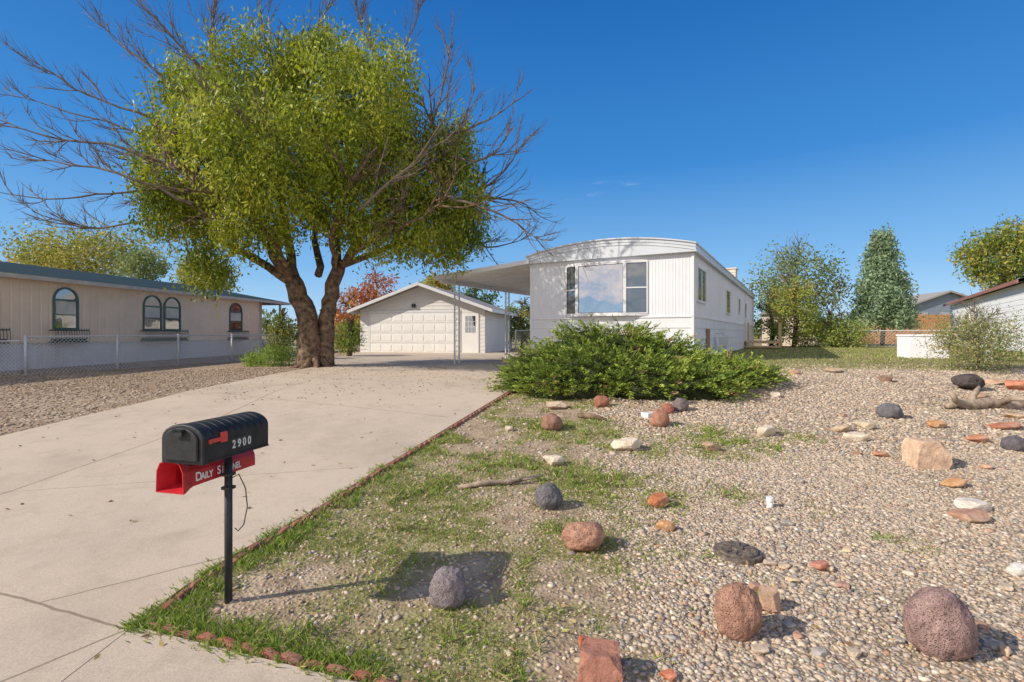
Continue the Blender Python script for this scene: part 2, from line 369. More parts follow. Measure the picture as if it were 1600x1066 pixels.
def sample(n,x0,x1,y0,y1,fn):
    x=RNG.uniform(x0,x1,n); y=RNG.uniform(y0,y1,n); k=RNG.uniform(0,1,n)<fn(x,y)
    vis=(np.abs(x)<1.08*y+.6)&(np.hypot(x-UC.x,y-UC.y-.05)>UR*.98); return x[k&vis],y[k&vis]
def fr(x,y): r,g_,l=masks(x,y); return np.clip(r*(.35+.95*ss((fbm(x,y,1.3,41)-.3)*3))+((x>xr(y)+.05)&(y>yf(x)+.05)&(y<12.5))*.10,0,1)
X1,Y1=sample(150000,-2.2,6.5,2.2,6.2,fr); X2,Y2=sample(100000,-1,13,6.2,12.3,fr)
x=np.concatenate([X1,X2]); y=np.concatenate([Y1,Y2])
size=np.concatenate([RNG.gamma(4.5,.0021,len(X1))+.0035,RNG.gamma(5,.0029,len(X2))+.005])
cols=pal[RNG.choice(len(pal),len(x),p=pp)]*RNG.uniform(.72,1.18,(len(x),1))
pebbles('river_gravel',x,y,size,cols,'tan and grey river gravel covering the right yard','gravel')
def fl(x,y): return ((x<xl(y)-.05))*(.25+.6*fbm(x,y,.7,8))
x,y=sample(40000,-16,-5,6.2,16,fl)
cols=np.array([(.34,.25,.17),(.45,.34,.24),(.25,.18,.125),(.55,.46,.35)])[RNG.choice(4,len(x))]*RNG.uniform(.8,1.2,(len(x),1))
pebbles('brown_gravel',x,y,RNG.gamma(6,.0024,len(x))+.006,cols,'brown gravel and litter left of the driveway','gravel')

# ---------------------------------------------------------------- grass
def blades(name,x,y,h,wd,cols,label,lean=.5):
    n=len(x); z=gz(x,y); a=RNG.uniform(0,6.28,n); dx,dy=np.cos(a)*wd/2,np.sin(a)*wd/2
    la=RNG.uniform(0,6.28,n); l=h*RNG.uniform(0,lean,n)*1.2
    V=np.stack([np.stack([x-dx,y-dy,z],-1),np.stack([x+dx,y+dy,z],-1),np.stack([x+dx*.6+np.cos(la)*l*.4,y+dy*.6+np.sin(la)*l*.4,z+h*.6],-1),np.stack([x+np.cos(la)*l,y+np.sin(la)*l,z+h],-1)],1).reshape(-1,3)
    o=npmesh(name,V,np.arange(4*n).reshape(-1,4),M['blade'],col=np.repeat(cols,4,0)); return tag(o,label,'grass',kind='stuff')
def gcols(n,dry):
    c=np.array([(.22,.34,.045),(.33,.43,.07),(.15,.25,.035),(.40,.44,.12)])[RNG.choice(4,n)]*RNG.uniform(.8,1.2,(n,1))
    d=np.array([(.62,.51,.30),(.48,.37,.21)])[RNG.choice(2,n)]*RNG.uniform(.7,1.2,(n,1)); k=RNG.uniform(0,1,n)<dry; c[k]=d[k]; return c
def fg(x,y): r,g_,l=masks(x,y); return g_*(.12+.88*(fbm(x,y,4,21)>.49)*(fbm(x,y,13,27)>.38))*(x>xr(y)+.03)*(y>yf(x)+.06)*(y<12)
x,y=sample(370000,-2.2,5,2.3,9.5,lambda a,b:fg(a,b)*np.clip(5/b,0,1))
h=RNG.uniform(.008,.034,len(x))*(1+1.1*(fbm(x,y,2.2,33)>.6))
blades('yard_grass',x,y,h,.005*np.clip(y/3,1,2.4),gcols(len(x),.32),'patchy short green and dry grass in the front yard',1.3)
ex_,ey_=[],[]
for _ in range(230):
    t=random.random(); yy=FA.y+(6.5-FA.y)*t**1.7
    if random.random()<.42:
        xx=FA.x+(FB.x-FA.x)*random.random()*1.1; cx,cy=xx,float(yf(np.array(xx)))+random.uniform(-.02,.2)
    else: cx,cy=float(xr(yy))+random.choice((.14,.2,.0,-.01)),yy
    k=random.randint(20,75); s_=random.uniform(.02,.06); ex_+=list(RNG.normal(cx,s_,k)); ey_+=list(RNG.normal(cy,s_,k))
x=np.array(ex_); y=np.array(ey_)
blades('edge_grass',x,y,RNG.uniform(.02,.07,len(x)),.0055*np.ones(len(x)),gcols(len(x),.12),'bright green grass tufts along the brick edging',.9)
def flw(x,y): r,g_,l=masks(x,y); return g_*((y>10.8)&(x>4.3))
x,y=sample(60000,4.3,28,10.8,26,flw)
blades('back_lawn',x,y,RNG.uniform(.02,.06,len(x)),.02*np.clip(y/12,1,2),gcols(len(x),.45)*.85,'olive green lawn beside the white mobile home')
def fL(x,y): return np.where((x>xl(y))&(x<xr(y)),.10*(y>4)*(1+3*(np.hypot(x+4,y-13)<4)),.35)*((y<15)|(x<0))
x,y=sample(10000,-12,2.5,2.4,20,fL); n=len(x)
cen=np.stack([x,y,gz(x,y)+.036],-1); u=RNG.normal(size=(n,3)); u[:,2]*=.15
V,Fc,cc=leafquads(cen,.045,.02,np.array([(.36,.24,.11),(.24,.15,.07),(.42,.32,.12)])[RNG.choice(3,n)],u,.1)
tag(npmesh('fallen_leaves',V,Fc,M['litter'],col=cc),'small brown fallen leaves on driveway and gravel','leaves',kind='stuff')

# ---------------------------------------------------------------- brick edging
def edgeblock():
    m=MB(); pr=[(-.068,-.07),(-.068,.004)]+[(-.068*math.cos(t),.004+.026*math.sin(t)) for t in np.linspace(.25,math.pi-.25,8)]+[(.068,.004),(.068,-.07)]
    m.prism(pr,lambda p:(p[0],-.02,p[1]),lambda p:(p[0],.02,p[1])); o=m.build('edging_block',M['brick'],bevel=.006)
    return o
eb=edgeblock(); first=True
path=[Vector((a,b)) for a,b in zip(ex[:9],ey[:9])]
def walk(path,step):
    out=[]
    for i in range(len(path)-1):
        a,b=path[i],path[i+1]; L=(b-a).length; k=max(1,round(L/step))
        for j in range(k): out.append((a+(b-a)*((j+.5)/k),math.atan2((b-a).y,(b-a).x)))
    return out
fr_=[Vector((FA.x,FA.y)),Vector((FB.x,FB.y)),Vector((FB.x+1.6,FB.y+1.6*(FB.y-FA.y)/(FB.x-FA.x)))]
for lab,grp,pth,off in (('scalloped red brick edging block in the row beside the driveway','edging blocks beside the driveway',path,.035),
                    ('scalloped red brick edging block in the row along the front walk','edging blocks along the front walk',fr_,.03)):
    for p,a in walk(pth,.139):
        if p.x>.1 and pth is fr_: continue
        o=eb if first else eb.copy()
        if not first: C.objects.link(o)
        first=False; nx_,ny_=(math.sin(a),-math.cos(a)) if pth is path else (-math.sin(a),math.cos(a))
        xx=p.x+nx_*off; yy=p.y+ny_*off
        o.location=(xx,yy,float(gz(xx,yy))+.014+random.uniform(-.014,.008)); o.rotation_euler=(random.uniform(-.25,.25),random.uniform(-.12,.12),a+random.uniform(-.1,.1))
        tag(o,lab,'edging block',grp)

# ---------------------------------------------------------------- rocks
def rock(name,px,pb,wp,hp,kind,col,label,cat='rock',rz=None,up=0):
    p=G(px,pb); Y=p.y; wd=wp/F*Y; ht=hp/F*Y*1.02
    dep=wd*(.85 if kind!='slab' else .7); cy=Y+dep*.4
    k=random.uniform(0,50); bm=bmesh.new(); bmesh.ops.create_icosphere(bm,subdivisions=(5 if wp>40 else 4) if kind=='lava' else (4 if wp>40 else 3),radius=1)
    planes=[]
    if name=='sandstone_block':
        for q in ((1,.1,0),(-1,.05,.1),(.1,1,0),(0,-1,.15),(.05,0,1),(0,0,-1)): planes.append((Vector(q).normalized(),random.uniform(.58,.66)))
        planes.append((Vector((.7,-.5,.6)).normalized(),.8)); planes.append((Vector((-.6,-.6,.5)).normalized(),.84))
    elif kind!='lava':
        for _ in range(11):
            q=Vector((random.gauss(0,1),random.gauss(0,1),random.gauss(0,.8))).normalized(); planes.append((q,random.uniform(.55,.85)))
        planes.append((Vector((random.uniform(-.2,.2),random.uniform(-.2,.1),1)).normalized(),.55))
    for v in bm.verts:
        c=v.co.copy()
        for q,d in planes:
            t=c.dot(q)
            if t>d: c-=q*(t-d)
        nn=mn.noise(c*1.4+Vector((k,0,0)))*.15+mn.noise(c*4+Vector((k,5,0)))*.07+mn.noise(c*11+Vector((0,k,0)))*.04+mn.noise(c*24+Vector((0,k,3)))*.022
        if kind!='lava': nn*=.55
        v.co=c*(1+nn)
    mx=[max(abs(v.co[i]) for v in bm.verts) for i in range(3)]
    for v in bm.verts:
        v.co.x*=wd/2/mx[0]; v.co.y*=dep/2/mx[1]; v.co.z*=ht*.62/mx[2]
    me=bpy.data.meshes.new(name); bm.to_mesh(me); bm.free(); me.materials.append(rockmat(col,kind))
    if kind=='lava': me.polygons.foreach_set('use_smooth',[True]*len(me.polygons))
    o=bpy.data.objects.new(name,me); C.objects.link(o)
    X=(px-800)/F*cy
    o.location=(X,cy,float(gz(X,cy))+ht*.40+up); o.rotation_euler=(0,random.uniform(-.08,.08),rz if rz is not None else random.uniform(-.2,.2))
    return tag(o,label,cat)
RB=(.34,.19,.135); GR=(.24,.20,.20); TN=(.52,.39,.26); PT=(.6,.5,.38); RD=(.42,.17,.10); DG=(.16,.15,.155); OR=(.5,.27,.13)
rock('lava_boulder',1468,1040,104,98,'lava',(.28,.185,.165),'largest round reddish brown lava boulder near the bottom right corner','boulder')
rock('lava_boulder',1153,1006,76,78,'lava',RB,'round rust brown porous boulder with a small tan stone behind it','boulder')
rock('stone',1201,962,34,36,'stone',(.42,.28,.19),'small tan brown stone just behind the rust brown boulder')
rock('lava_boulder',700,956,60,58,'lava',GR,'round purplish grey porous boulder touching the mailbox shadow','boulder')
rock('lava_boulder',912,867,72,42,'lava',(.40,.22,.15),'low wide reddish porous boulder in the grass','boulder')
rock('lava_boulder',857,799,46,38,'lava',DG,'small dark grey round boulder beside the weathered stick','boulder')
rock('sandstone_block',937,1076,76,46,'stone',(.36,.17,.12),'squared red sandstone block at the bottom edge','rock')
rock('sandstone_block',1446,734,54,40,'stone',(.55,.38,.26),'tan squared sandstone block standing alone in the gravel','rock')
rock('flat_stone',977,708,50,22,'slab',PT,'pale tan jagged flat stone in the middle of the grass')
rock('flat_stone',866,731,38,20,'slab',PT,'pale stone left of the jagged flat stone')
rock('lava_boulder',862,675,36,25,'lava',(.3,.17,.12),'reddish brown lump left of the charred log piece')
rock('lava_boulder',1031,669,32,25,'lava',(.4,.2,.13),'small orange brown porous rock in front of the juniper')
rock('lava_boulder',1063,645,28,20,'lava',(.2,.16,.15),'grey brown round rock at the juniper edge')
rock('lava_boulder',1043,648,20,16,'lava',(.36,.15,.1),'small red rock left of the grey brown round rock')
rock('lava_boulder',940,638,26,17,'lava',(.34,.15,.1),'small red brown rock under the front of the juniper')
rock('flat_stone',867,641,42,14,'slab',TN,'long flat tan stone near the left foot of the juniper')
rock('flat_stone',1198,684,38,19,'slab',PT,'pale tan stone with grass around it right of centre')
rock('stone',1112,708,26,16,'stone',(.4,.28,.18),'small brown stone in the gravel grass')
rock('slate_piece',1030,795,42,22,'slab',(.40,.15,.07),'tilted rust orange slate piece','rock',.6)
rock('stone',1281,897,28,17,'stone',(.45,.2,.14),'small smooth red stone right of the utility cover')
rock('stone',1040,834,32,20,'slab',OR,'small orange tan stone near the utility cover')
rock('lava_boulder',1390,656,38,22,'lava',DG,'dark charcoal lava rock in the right gravel')
rock('flat_stone',1318,677,34,12,'slab',TN,'leftmost flat tan stone of the group of three')
rock('flat_stone',1350,672,32,14,'slab',(.5,.4,.28),'rear flat stone of the group of three')
rock('flat_stone',1336,691,38,13,'slab',PT,'front pale flat stone of the group of three')
rock('lava_boulder',1585,708,36,22,'lava',(.15,.13,.14),'dark lava rock at the right edge')
rock('flat_stone',1521,803,52,18,'slab',(.62,.54,.46),'pale flat stone on top of a reddish slab')
rock('slate_slab',1510,820,64,16,'slab',(.38,.22,.15),'reddish brown slab under a pale flat stone')
rock('slate_piece',1490,764,42,12,'slab',OR,'thin orange slate piece in the right gravel')
rock('stone',1383,598,22,13,'stone',(.28,.18,.13),'small brown stone at the lawn edge')
rock('stone',1302,583,26,9,'stone',(.4,.3,.2),'low stone in the home shadow at the lawn edge')
rock('stone',1240,586,20,9,'stone',(.45,.3,.2),'small stone beside the tip of the juniper')
rock('slate_slab',1566,673,52,9,'slab',RD,'thin red slab in front of the driftwood')
rock('slate_slab',1525,693,36,10,'slab',(.5,.22,.12),'thin orange red slab right of the charcoal rock')
rock('slate_piece',1462,670,30,11,'slab',OR,'tilted orange slate left of the driftwood')
rock('slate_piece',1376,716,26,9,'slab',(.5,.25,.14),'small flat orange piece left of the sandstone block')
rock('stone',1588,905,28,20,'stone',(.66,.6,.52),'whitish stone cut by the right edge')
rock('stone',1213,622,18,9,'stone',(.5,.42,.33),'small pale stone right of the juniper')
rock('stone',910,1018,14,24,'slab',(.45,.14,.08),'small upright red shard by the bottom sandstone block')
rock('stone',1045,1066,30,14,'slab',(.5,.18,.1),'small red shard at the bottom edge')
rock('slate_slab',1590,612,46,16,'slab',(.5,.2,.12),'stacked red orange slab behind the driftwood')
rock('slate_slab',1530,625,40,9,'slab',(.42,.26,.17),'brown slab lying under the driftwood')
rock('slate_slab',1560,603,44,9,'slab',(.45,.3,.2),'brown flat slab behind the dark perched rock')
rock('slate_slab',1588,656,40,9,'slab',(.52,.36,.24),'tan flat slab just in front of the driftwood end')
rock('stone',795,675,14,9,'stone',(.5,.42,.34),'small pale stone near the driveway edging')
rock('stone',1420,905,18,10,'stone',(.55,.45,.35),'small tan stone right of the red stone')
rock('stone',1540,735,20,9,'stone',(.48,.3,.2),'small brown stone right of the sandstone block')
random.seed(23)
for i in range(26):
    px=random.uniform(1080,1590); py=random.uniform(650,1040)
    o=rock('cobble',px,py,random.uniform(12,20)*(.6+(py-600)/500),random.uniform(6,9)*(.6+(py-600)/500),'stone',random.choice([TN,(.45,.36,.27),(.36,.32,.28),(.4,.24,.17)]),'loose fist sized cobble lying on the gravel','cobble'); o['group']='loose cobbles on the right gravel'
p=G(1540,640); Yd=p.y
m=MB()
def dp(px,py,dy=0): return P(px,py,Yd+dy)
m.tube([dp(1478,636),dp(1495,629,.02),dp(1515,633,.05),dp(1545,629,.1),dp(1570,636,.1),dp(1600,632,.1),dp(1640,630,.1)],[.04,.07,.10,.085,.10,.08,.06],9)
m.tube([dp(1520,630,.05),dp(1519,619,.1),dp(1526,612,.12),dp(1530,604,.15)],[.07,.055,.045,.02],7)
m.tube([dp(1495,632),dp(1492,622,-.06),dp(1486,611,-.1)],[.05,.04,.015],7)
m.tube([dp(1560,632,.1),dp(1580,622,-.1),dp(1600,624,-.2),dp(1625,616,-.3)],[.06,.05,.035,.02],7)
tag(m.build('driftwood_log',M['greywood'],smooth=True),'forked grey brown driftwood log lying on red slabs at right','driftwood')
rock('lava_boulder',1513,613,44,20,'lava',(.09,.075,.07),'dark rock perched on the driftwood log','rock',up=.06)
a=G(715,766); b=G(848,752); m=MB(); m.tube([a+Vector((0,0,.02)),a.lerp(b,.3)+Vector((0,.03,.035)),a.lerp(b,.6)+Vector((0,-.02,.03)),b+Vector((0,0,.06))],[.022,.03,.026,.012],7)
m.tube([a.lerp(b,.7)+Vector((0,0,.03)),a.lerp(b,.9)+Vector((0,-.1,.07))],[.015,.006],5)
tag(m.build('weathered_stick',M['greywood'],smooth=True),'weathered grey stick lying in the grass','stick')
a=G(903,653); b=G(946,660); m=MB(); m.tube([a+Vector((0,0,.03)),a.lerp(b,.5)+Vector((0,0,.06)),b+Vector((0,0,.03))],[.03,.05,.03],7)
tag(m.build('log_piece',M['bark'],smooth=True),'short dark log piece between red rocks near the juniper','log')
p=UC; r=UR
e=empty('utility_cover',(p.x,p.y+.05,p.z+.022),0,'round rusty cast iron utility cover set in the gravel','utility cover')
m=MB(); ring=[(r*math.cos(t),r*math.sin(t)) for t in np.linspace(0,2*math.pi,33)[:-1]]; m.prism(ring,lambda q:(q[0],q[1],-.05),lambda q:(q[0]*.97,q[1]*.97,.008)); m.build('rim',M['iron_cover'],e,bevel=.004)
m=MB(); m.prism(ring,lambda q:(q[0]*.82,q[1]*.82,.0),lambda q:(q[0]*.8,q[1]*.8,.022)); m.prism(ring,lambda q:(q[0]*.25,q[1]*.25,.02),lambda q:(q[0]*.22,q[1]*.22,.034))
for k in range(12):
    t=k*math.pi/6; m.box(.3*r,.72*r,-.006,.006,.02,.028,Matrix.Rotation(t,4,'Z'))
m.build('lid',M['iron_cover'],e)
p=G(1203,794); e=empty('pipe_cap',p,0,'short white plastic pipe sticking up from the gravel','pipe')
m=MB(); m.tube([(0,0,-.03),(0,0,.06)],.027,16); m.build('pipe',M['pvc'],e,True); m=MB(); m.tube([(0,0,.055),(0,0,.095)],[.034,.033],16); m.build('cap',M['pvc'],e,bevel=.004)
p=G(1016,652); m=MB(); m.box(-.12,.12,-.08,.08,-.02,.07,Matrix.Translation(p)@Matrix.Rotation(.5,4,'Z')); tag(m.build('white_paver',M['white_trim'],bevel=.01),'small white block beside the small red rocks near the juniper','block')

# ---------------------------------------------------------------- mailbox
B=G(357,943); rz=-R(14.5)
mb=empty('mailbox',B,rz,'black ribbed plastic mailbox with red flag on a black metal post','mailbox')
m=MB(); m.tube([(0,0,-.1),(0,0,.945)],.023,16); m.build('post',M['postblack'],mb,True)
ZB=.955
m=MB(); m.box(-.05,.05,-.16,.08,ZB-.016,ZB-.003); m.box(-.03,.03,-.03,.03,.795,.815); m.box(-.03,.03,-.03,.03,.71,.73); m.tube([(0,0,.80),(-.09,.0,.80)],.01,8); m.build('bracket',M['postblack'],mb,bevel=.003)
def prof(w_,h0,h1,n=16,z0=.94):
    return [(-w_,z0),(-w_,z0+h0)]+[(-w_*math.cos(t),z0+h0+h1*math.sin(t)) for t in np.linspace(0,math.pi,n)[1:-1]]+[(w_,z0+h0),(w_,z0)]
m=MB()
pr=prof(.135,.138,.078,z0=ZB); L0,L1=-.30,.19
segs=[]
k=9; st=(L1-L0)/k
for i in range(k):
    a=L0+i*st; segs+=[(a,1.0),(a+st*.8,1.0),(a+st*.84,.965),(a+st*.96,.965)]
segs.append((L1,1.0))
vs=[];n=len(pr)
for (yv,s_) in segs:
    for (px_,pz_) in pr:
        q=s_ if pz_>ZB+.139 else 1.0
        vs.append((px_*q,yv,ZB+(pz_-ZB)*q))
fs=[]
for i in range(len(segs)-1):
    for j in range(n): fs.append((i*n+j,i*n+(j+1)%n,(i+1)*n+(j+1)%n,(i+1)*n+j))
fs.append(tuple(range(n))); fs.append(tuple((len(segs)-1)*n+j for j in range(n))[::-1])
m.add(vs,fs); m.box(-.141,.141,L0,L1,ZB-.003,ZB+.006); m.build('box_body',M['black'],mb)
pd=prof(.148,.142,.086,z0=ZB-.008)
m=MB(); m.prism(pd,lambda q:(q[0],L0-.035,q[1]),lambda q:(q[0],L0+.004,q[1])); d=m.build('door',M['black'],mb,bevel=.01)
pi_=prof(.118,.118,.068,z0=ZB+.014); m=MB(); m.prism(pi_,lambda q:(q[0]*.97,L0-.047,q[1]),lambda q:(q[0],L0-.034,q[1])); m.build('door_panel',M['black'],d,bevel=.006)
m=MB(); m.box(-.035,.035,L0-.07,L0-.045,1.13,1.15); m.box(-.035,.035,L0-.07,L0-.062,1.11,1.15); m.build('handle',M['black'],d,bevel=.003)
m=MB(); m.box(.139,.147,-.29,-.165,1.062,1.086); m.box(.138,.148,-.21,-.16,1.052,1.112); m.tube([(.13,-.285,1.073),(.152,-.285,1.073)],.014,12); m.build('flag',M['flag'],mb,bevel=.002)
def text(name,body,size,mat,parent,mtx,sx=1,bold=.0):
    cu=bpy.data.curves.new('t','FONT'); cu.body=body; cu.size=size; cu.extrude=.0012; cu.offset=bold; o=bpy.data.objects.new('t',cu); C.objects.link(o)
    bpy.context.view_layer.update(); me=bpy.data.meshes.new_from_object(o.evaluated_get(bpy.context.evaluated_depsgraph_get()))
    bpy.data.objects.remove(o); me.materials.clear(); me.materials.append(mat); me.transform(mtx@Matrix.Diagonal((sx,1,1,1)))
    q=bpy.data.objects.new(name,me); C.objects.link(q); q.parent=parent; return q
TS=Matrix(((0,0,1,0),(1,0,0,0),(0,1,0,0),(0,0,0,1)))
N0=-.118; pm=simple('plate_black',(.05,.05,.05),.6,.2,30)
for i,ch in enumerate('2900'):
    m=MB(); m.box(.1352,.1368,N0+i*.041,N0+i*.041+.037,.992,1.055); pl_=m.build('number_plate',pm,mb)
    text('house_number',ch,.068,M['sticker'],pl_,Matrix.Translation((.1385,N0+.002+i*.041,.999))@TS,.78,.0012)
m=MB(); m.tube([(.03,-.02,.78),(.05,.03,.80),(.065,.07,.70),(.07,.08,.58),(.06,.06,.47),(.045,.03,.44),(.04,.01,.465)],.0035,6); m.build('wire',M['postblack'],mb,True)
nb=empty('newspaper_box',B+Vector((0,0,0)),rz,'red plastic newspaper tube with worn white lettering below the black mailbox','newspaper box')
m=MB()
secs=[(-.32,.100,.092,.862),(-.305,.098,.090,.862),(-.25,.076,.070,.856),(-.225,.068,.064,.853),(.28,.060,.054,.845)]
def sec(y_,w_,h_,z_):
    xo=-.105
    return [(xo-w_,y_,z_-h_),(xo+w_,y_,z_-h_),(xo+w_*.95,y_,z_+h_*.35),(xo+w_*.72,y_,z_+h_*.86),(xo+w_*.4,y_,z_+h_),(xo-w_*.4,y_,z_+h_),(xo-w_*.72,y_,z_+h_*.86),(xo-w_*.95,y_,z_+h_*.35)]
vs=[]; fs=[]
for s_ in secs: vs+=sec(*s_)
for i in range(4):
    for j in range(8): fs.append((i*8+j,i*8+(j+1)%8,(i+1)*8+(j+1)%8,(i+1)*8+j))
inn=len(vs)
for s_ in [(-.32,.094,.086,.862),(-.225,.062,.058,.853),(.27,.054,.048,.845)]: vs+=sec(*s_)
for j in range(8):
    fs.append((j,inn+j,inn+(j+1)%8,(j+1)%8))
for i in range(2):
    for j in range(8): fs.append((inn+i*8+j,inn+(i+1)*8+j,inn+(i+1)*8+(j+1)%8,inn+i*8+(j+1)%8))
fs.append(tuple(32+j for j in range(8))[::-1]); fs.append(tuple(inn+16+j for j in range(8)))
m.add(vs,fs); m.build('tube',M['red'],nb)
TT=Matrix.Translation((-.105+.068+.003,-.212,.815))@Matrix.Rotation(-.03,4,'Y')@Matrix.Rotation(-.012,4,'Z')@TS
text('lettering','D',.072,M['tubeink'],nb,TT,.82,.0014); text('lettering','AILY',.056,M['tubeink'],nb,TT@Matrix.Translation((.040,0,0)),.76,.0014)
text('lettering','S',.072,M['tubeink'],nb,TT@Matrix.Translation((.158,0,0)),.82,.0014); text('lettering','ENTINEL',.056,M['tubeink'],nb,TT@Matrix.Translation((.194,0,0)),.70,.0014)

# ---------------------------------------------------------------- mobile home
RZ=-R(29.2); HO=Vector((.58,15.25,1.0)); W_=4.6; L_=20.0
mh=empty('mobile_home',HO,RZ,'white single wide mobile home with bowed roof and front bay window','house')
m=MB(); m.ribx(0,W_,0,1.15,2.78,.085,.005,-1,'x'); m.ribx(0,L_,W_,1.15,2.78,.11,.01,1,'y'); m.ribx(0,L_,0,1.15,2.78,.11,.01,-1,'y'); m.box(.02,W_-.02,L_-.05,L_,-.5,2.78); m.build('upper_wall',M['white_siding'],mh)
m=MB(); m.clap(0,W_,-.002,-.6,1.15,.29,.018,-1,'x'); m.clap(0,L_,W_+.002,-.6,1.15,.29,.018,1,'y'); m.clap(0,L_,-.002,-.6,1.15,.29,.018,-1,'y'); m.build('skirting',M['skirt'],mh)
m=MB()
for (a,b) in ((0,0),(W_,0),(W_,L_),(0,L_)): m.box(a-.03,a+.03,b-.03,b+.03,-.6,2.76)
m.box(-.02,W_+.02,-.03,-.005,1.13,1.17); m.box(W_+.005,W_+.03,0,L_,1.13,1.17); m.build('corner_trim',M['white_trim'],mh)
def arch(t,z0,rise): return z0+rise*(1-(2*t-1)**2)
RS=.29
pr=[(-.09,2.78)]+[(-.09+(W_+.18)*t,arch(t,3.0,RS)) for t in np.linspace(0,1,25)]+[(W_+.09,2.78)]
m=MB(); m.prism(pr,lambda q:(q[0],-.14,q[1]),lambda q:(q[0],L_+.1,q[1])); rf=m.build('roof',M['roof_white'],mh)
m=MB()
for dz,th in ((0,.035),(-.11,.012),(-.19,.012)):
    for i,t in enumerate(np.linspace(0,1,25)[:-1]):
        t2=t+1/24; x0=-.11+(W_+.22)*t; x1=-.11+(W_+.22)*t2; za,zb=arch(t,3.01,RS)+dz,arch(t2,3.01,RS)+dz
        yo=-.175 if dz==0 else -.155
        m.add([(x0,yo,za-th),(x1,yo,zb-th),(x1,yo,zb),(x0,yo,za),(x0,-.13,za-th),(x1,-.13,zb-th),(x1,-.13,zb),(x0,-.13,za)],[(0,1,2,3),(3,2,6,7),(0,4,5,1)])
m.box(W_+.09,W_+.115,-.17,L_+.1,2.77,2.82); m.box(W_+.09,W_+.115,-.17,L_+.1,2.97,3.01); m.box(-.115,-.09,-.17,L_+.1,2.97,3.01)
m.build('roof_trim',M['roof_white'],rf)
bx0,bx1,bz0,bz1,pj=1.12,3.46,1.24,2.64,.14
c0,c1=bx0+.38,bx1-.58
pl=[(bx0,-.01),(c0,-pj),(c1,-pj),(bx1,-.01)]
bo=None
for nm,(z0,z1,ex2) in (('bay_window',(bz1,bz1+.04,.03)),('sill',(bz0-.05,bz0,.03))):
    bay=MB(); q=[(bx0-ex2,0.0),(c0-ex2*.5,-pj-ex2),(c1+ex2*.5,-pj-ex2),(bx1+ex2,0.0)]; bay.prism(q,lambda p:(p[0],p[1],z0),lambda p:(p[0],p[1],z1))
    o=bay.build(nm,M['white_trim'],mh if bo is None else bo); bo=bo or o
def winpanel(a,b,z0,z1,fw,parent,mid=False,gmat=None,fm=None,name='window_pane'):
    a=Vector((*a,0)); b=Vector((*b,0)); d=(b-a); L=d.length; d.normalize(); n_=Vector((d.y,-d.x,0))
    mt=Matrix(((d.x,-n_.x,0,a.x),(d.y,-n_.y,0,a.y),(0,0,1,0),(0,0,0,1)))
    f=MB(); f.box(0,fw,-.02,.03,z0,z1,mt); f.box(L-fw,L,-.02,.03,z0,z1,mt); f.box(fw,L-fw,-.02,.03,z0,z0+fw,mt); f.box(fw,L-fw,-.02,.03,z1-fw,z1,mt)
    if mid: f.box(fw,L-fw,-.018,.03,(z0+z1)/2-fw/2,(z0+z1)/2+fw/2,mt)
    fo=f.build('window_frame',fm or M['white_trim'],parent)
    k=MB(); e_=.014
    k.box(fw,fw+e_,-.012,.02,z0+fw,z1-fw,mt); k.box(L-fw-e_,L-fw,-.012,.02,z0+fw,z1-fw,mt); k.box(fw+e_,L-fw-e_,-.012,.02,z0+fw,z0+fw+e_,mt); k.box(fw+e_,L-fw-e_,-.012,.02,z1-fw-e_,z1-fw,mt)
    k.build('gasket',M['mullion'],parent)
    g_=MB(); g_.box(fw*.9,L-fw*.9,.0,.012,z0+fw*.9,z1-fw*.9,mt); return g_.build(name,gmat or M['glass'],parent)
winpanel(pl[0],pl[1],bz0,bz1,.035,bo,True,M['glass_clear']); winpanel(pl[1],pl[2],bz0,bz1,.04,bo,False,M['glass_bay']); winpanel(pl[2],pl[3],bz0,bz1,.035,bo,True,M['glass_clear'])
def sidewin(s0,s1,z0,z1,parent=mh,x=W_+.02,fw=.05,mid=False,name='side_window'):
    f=MB()
    for (a,b,c,d_) in ((s0,s0+fw,z0,z1),(s1-fw,s1,z0,z1),(s0+fw,s1-fw,z0,z0+fw),(s0+fw,s1-fw,z1-fw,z1)): f.box(x-.03,x+.03,a,b,c,d_)
    if mid: f.box(x-.02,x+.025,(s0+s1)/2-.02,(s0+s1)/2+.02,z0+fw,z1-fw)
    o=f.build(name,M['white_trim'],parent); g_=MB(); g_.box(x-.02,x+.008,s0+fw*.9,s1-fw*.9,z0+fw*.9,z1-fw*.9); g_.build('pane',M['glass'],o); return o
sidewin(.45,1.9,1.55,2.5,mid=True); sidewin(6.6,7.9,1.45,2.35); sidewin(11,11.8,1.6,2.3)
f=MB(); f.box(W_+.0,W_+.045,14.0,14.9,.35,2.4); dr=f.build('door',M['white_trim'],mh,bevel=.01); f=MB(); f.box(W_+.045,W_+.055,14.2,14.7,1.5,2.2); f.build('door_window',M['glass'],dr)
f=MB(); f.box(W_+.02,W_+.06,2.0,2.5,.0,.85); f.build('access_panel',simple('brown_panel',(.3,.17,.1),.6),mh)
f=MB(); f.box(W_+.16,W_+.4,3.7,3.98,.32,.62); f.tube([(W_+.28,3.84,-.3),(W_+.28,3.84,.35)],.025,8); f.tube([(W_+.28,3.84,.6),(W_+.28,3.84,.72),(W_+.05,3.84,.72)],.025,8); f.tube([(W_+.3,4.2,-.3),(W_+.3,4.2,.45),(W_+.3,3.9,.45)],.02,8); f.build('gas_meter',M['galv'],mh,bevel=.01)
f=MB(); f.box(3.5,4.3,13.2,14.0,3.1,3.85); f.box(3.45,4.35,13.15,14.05,3.85,3.9)
for k in range(5): f.box(3.55,4.25,13.18,13.2,3.2+k*.12,3.25+k*.12)
f.build('roof_cooler',M['cream'],mh)
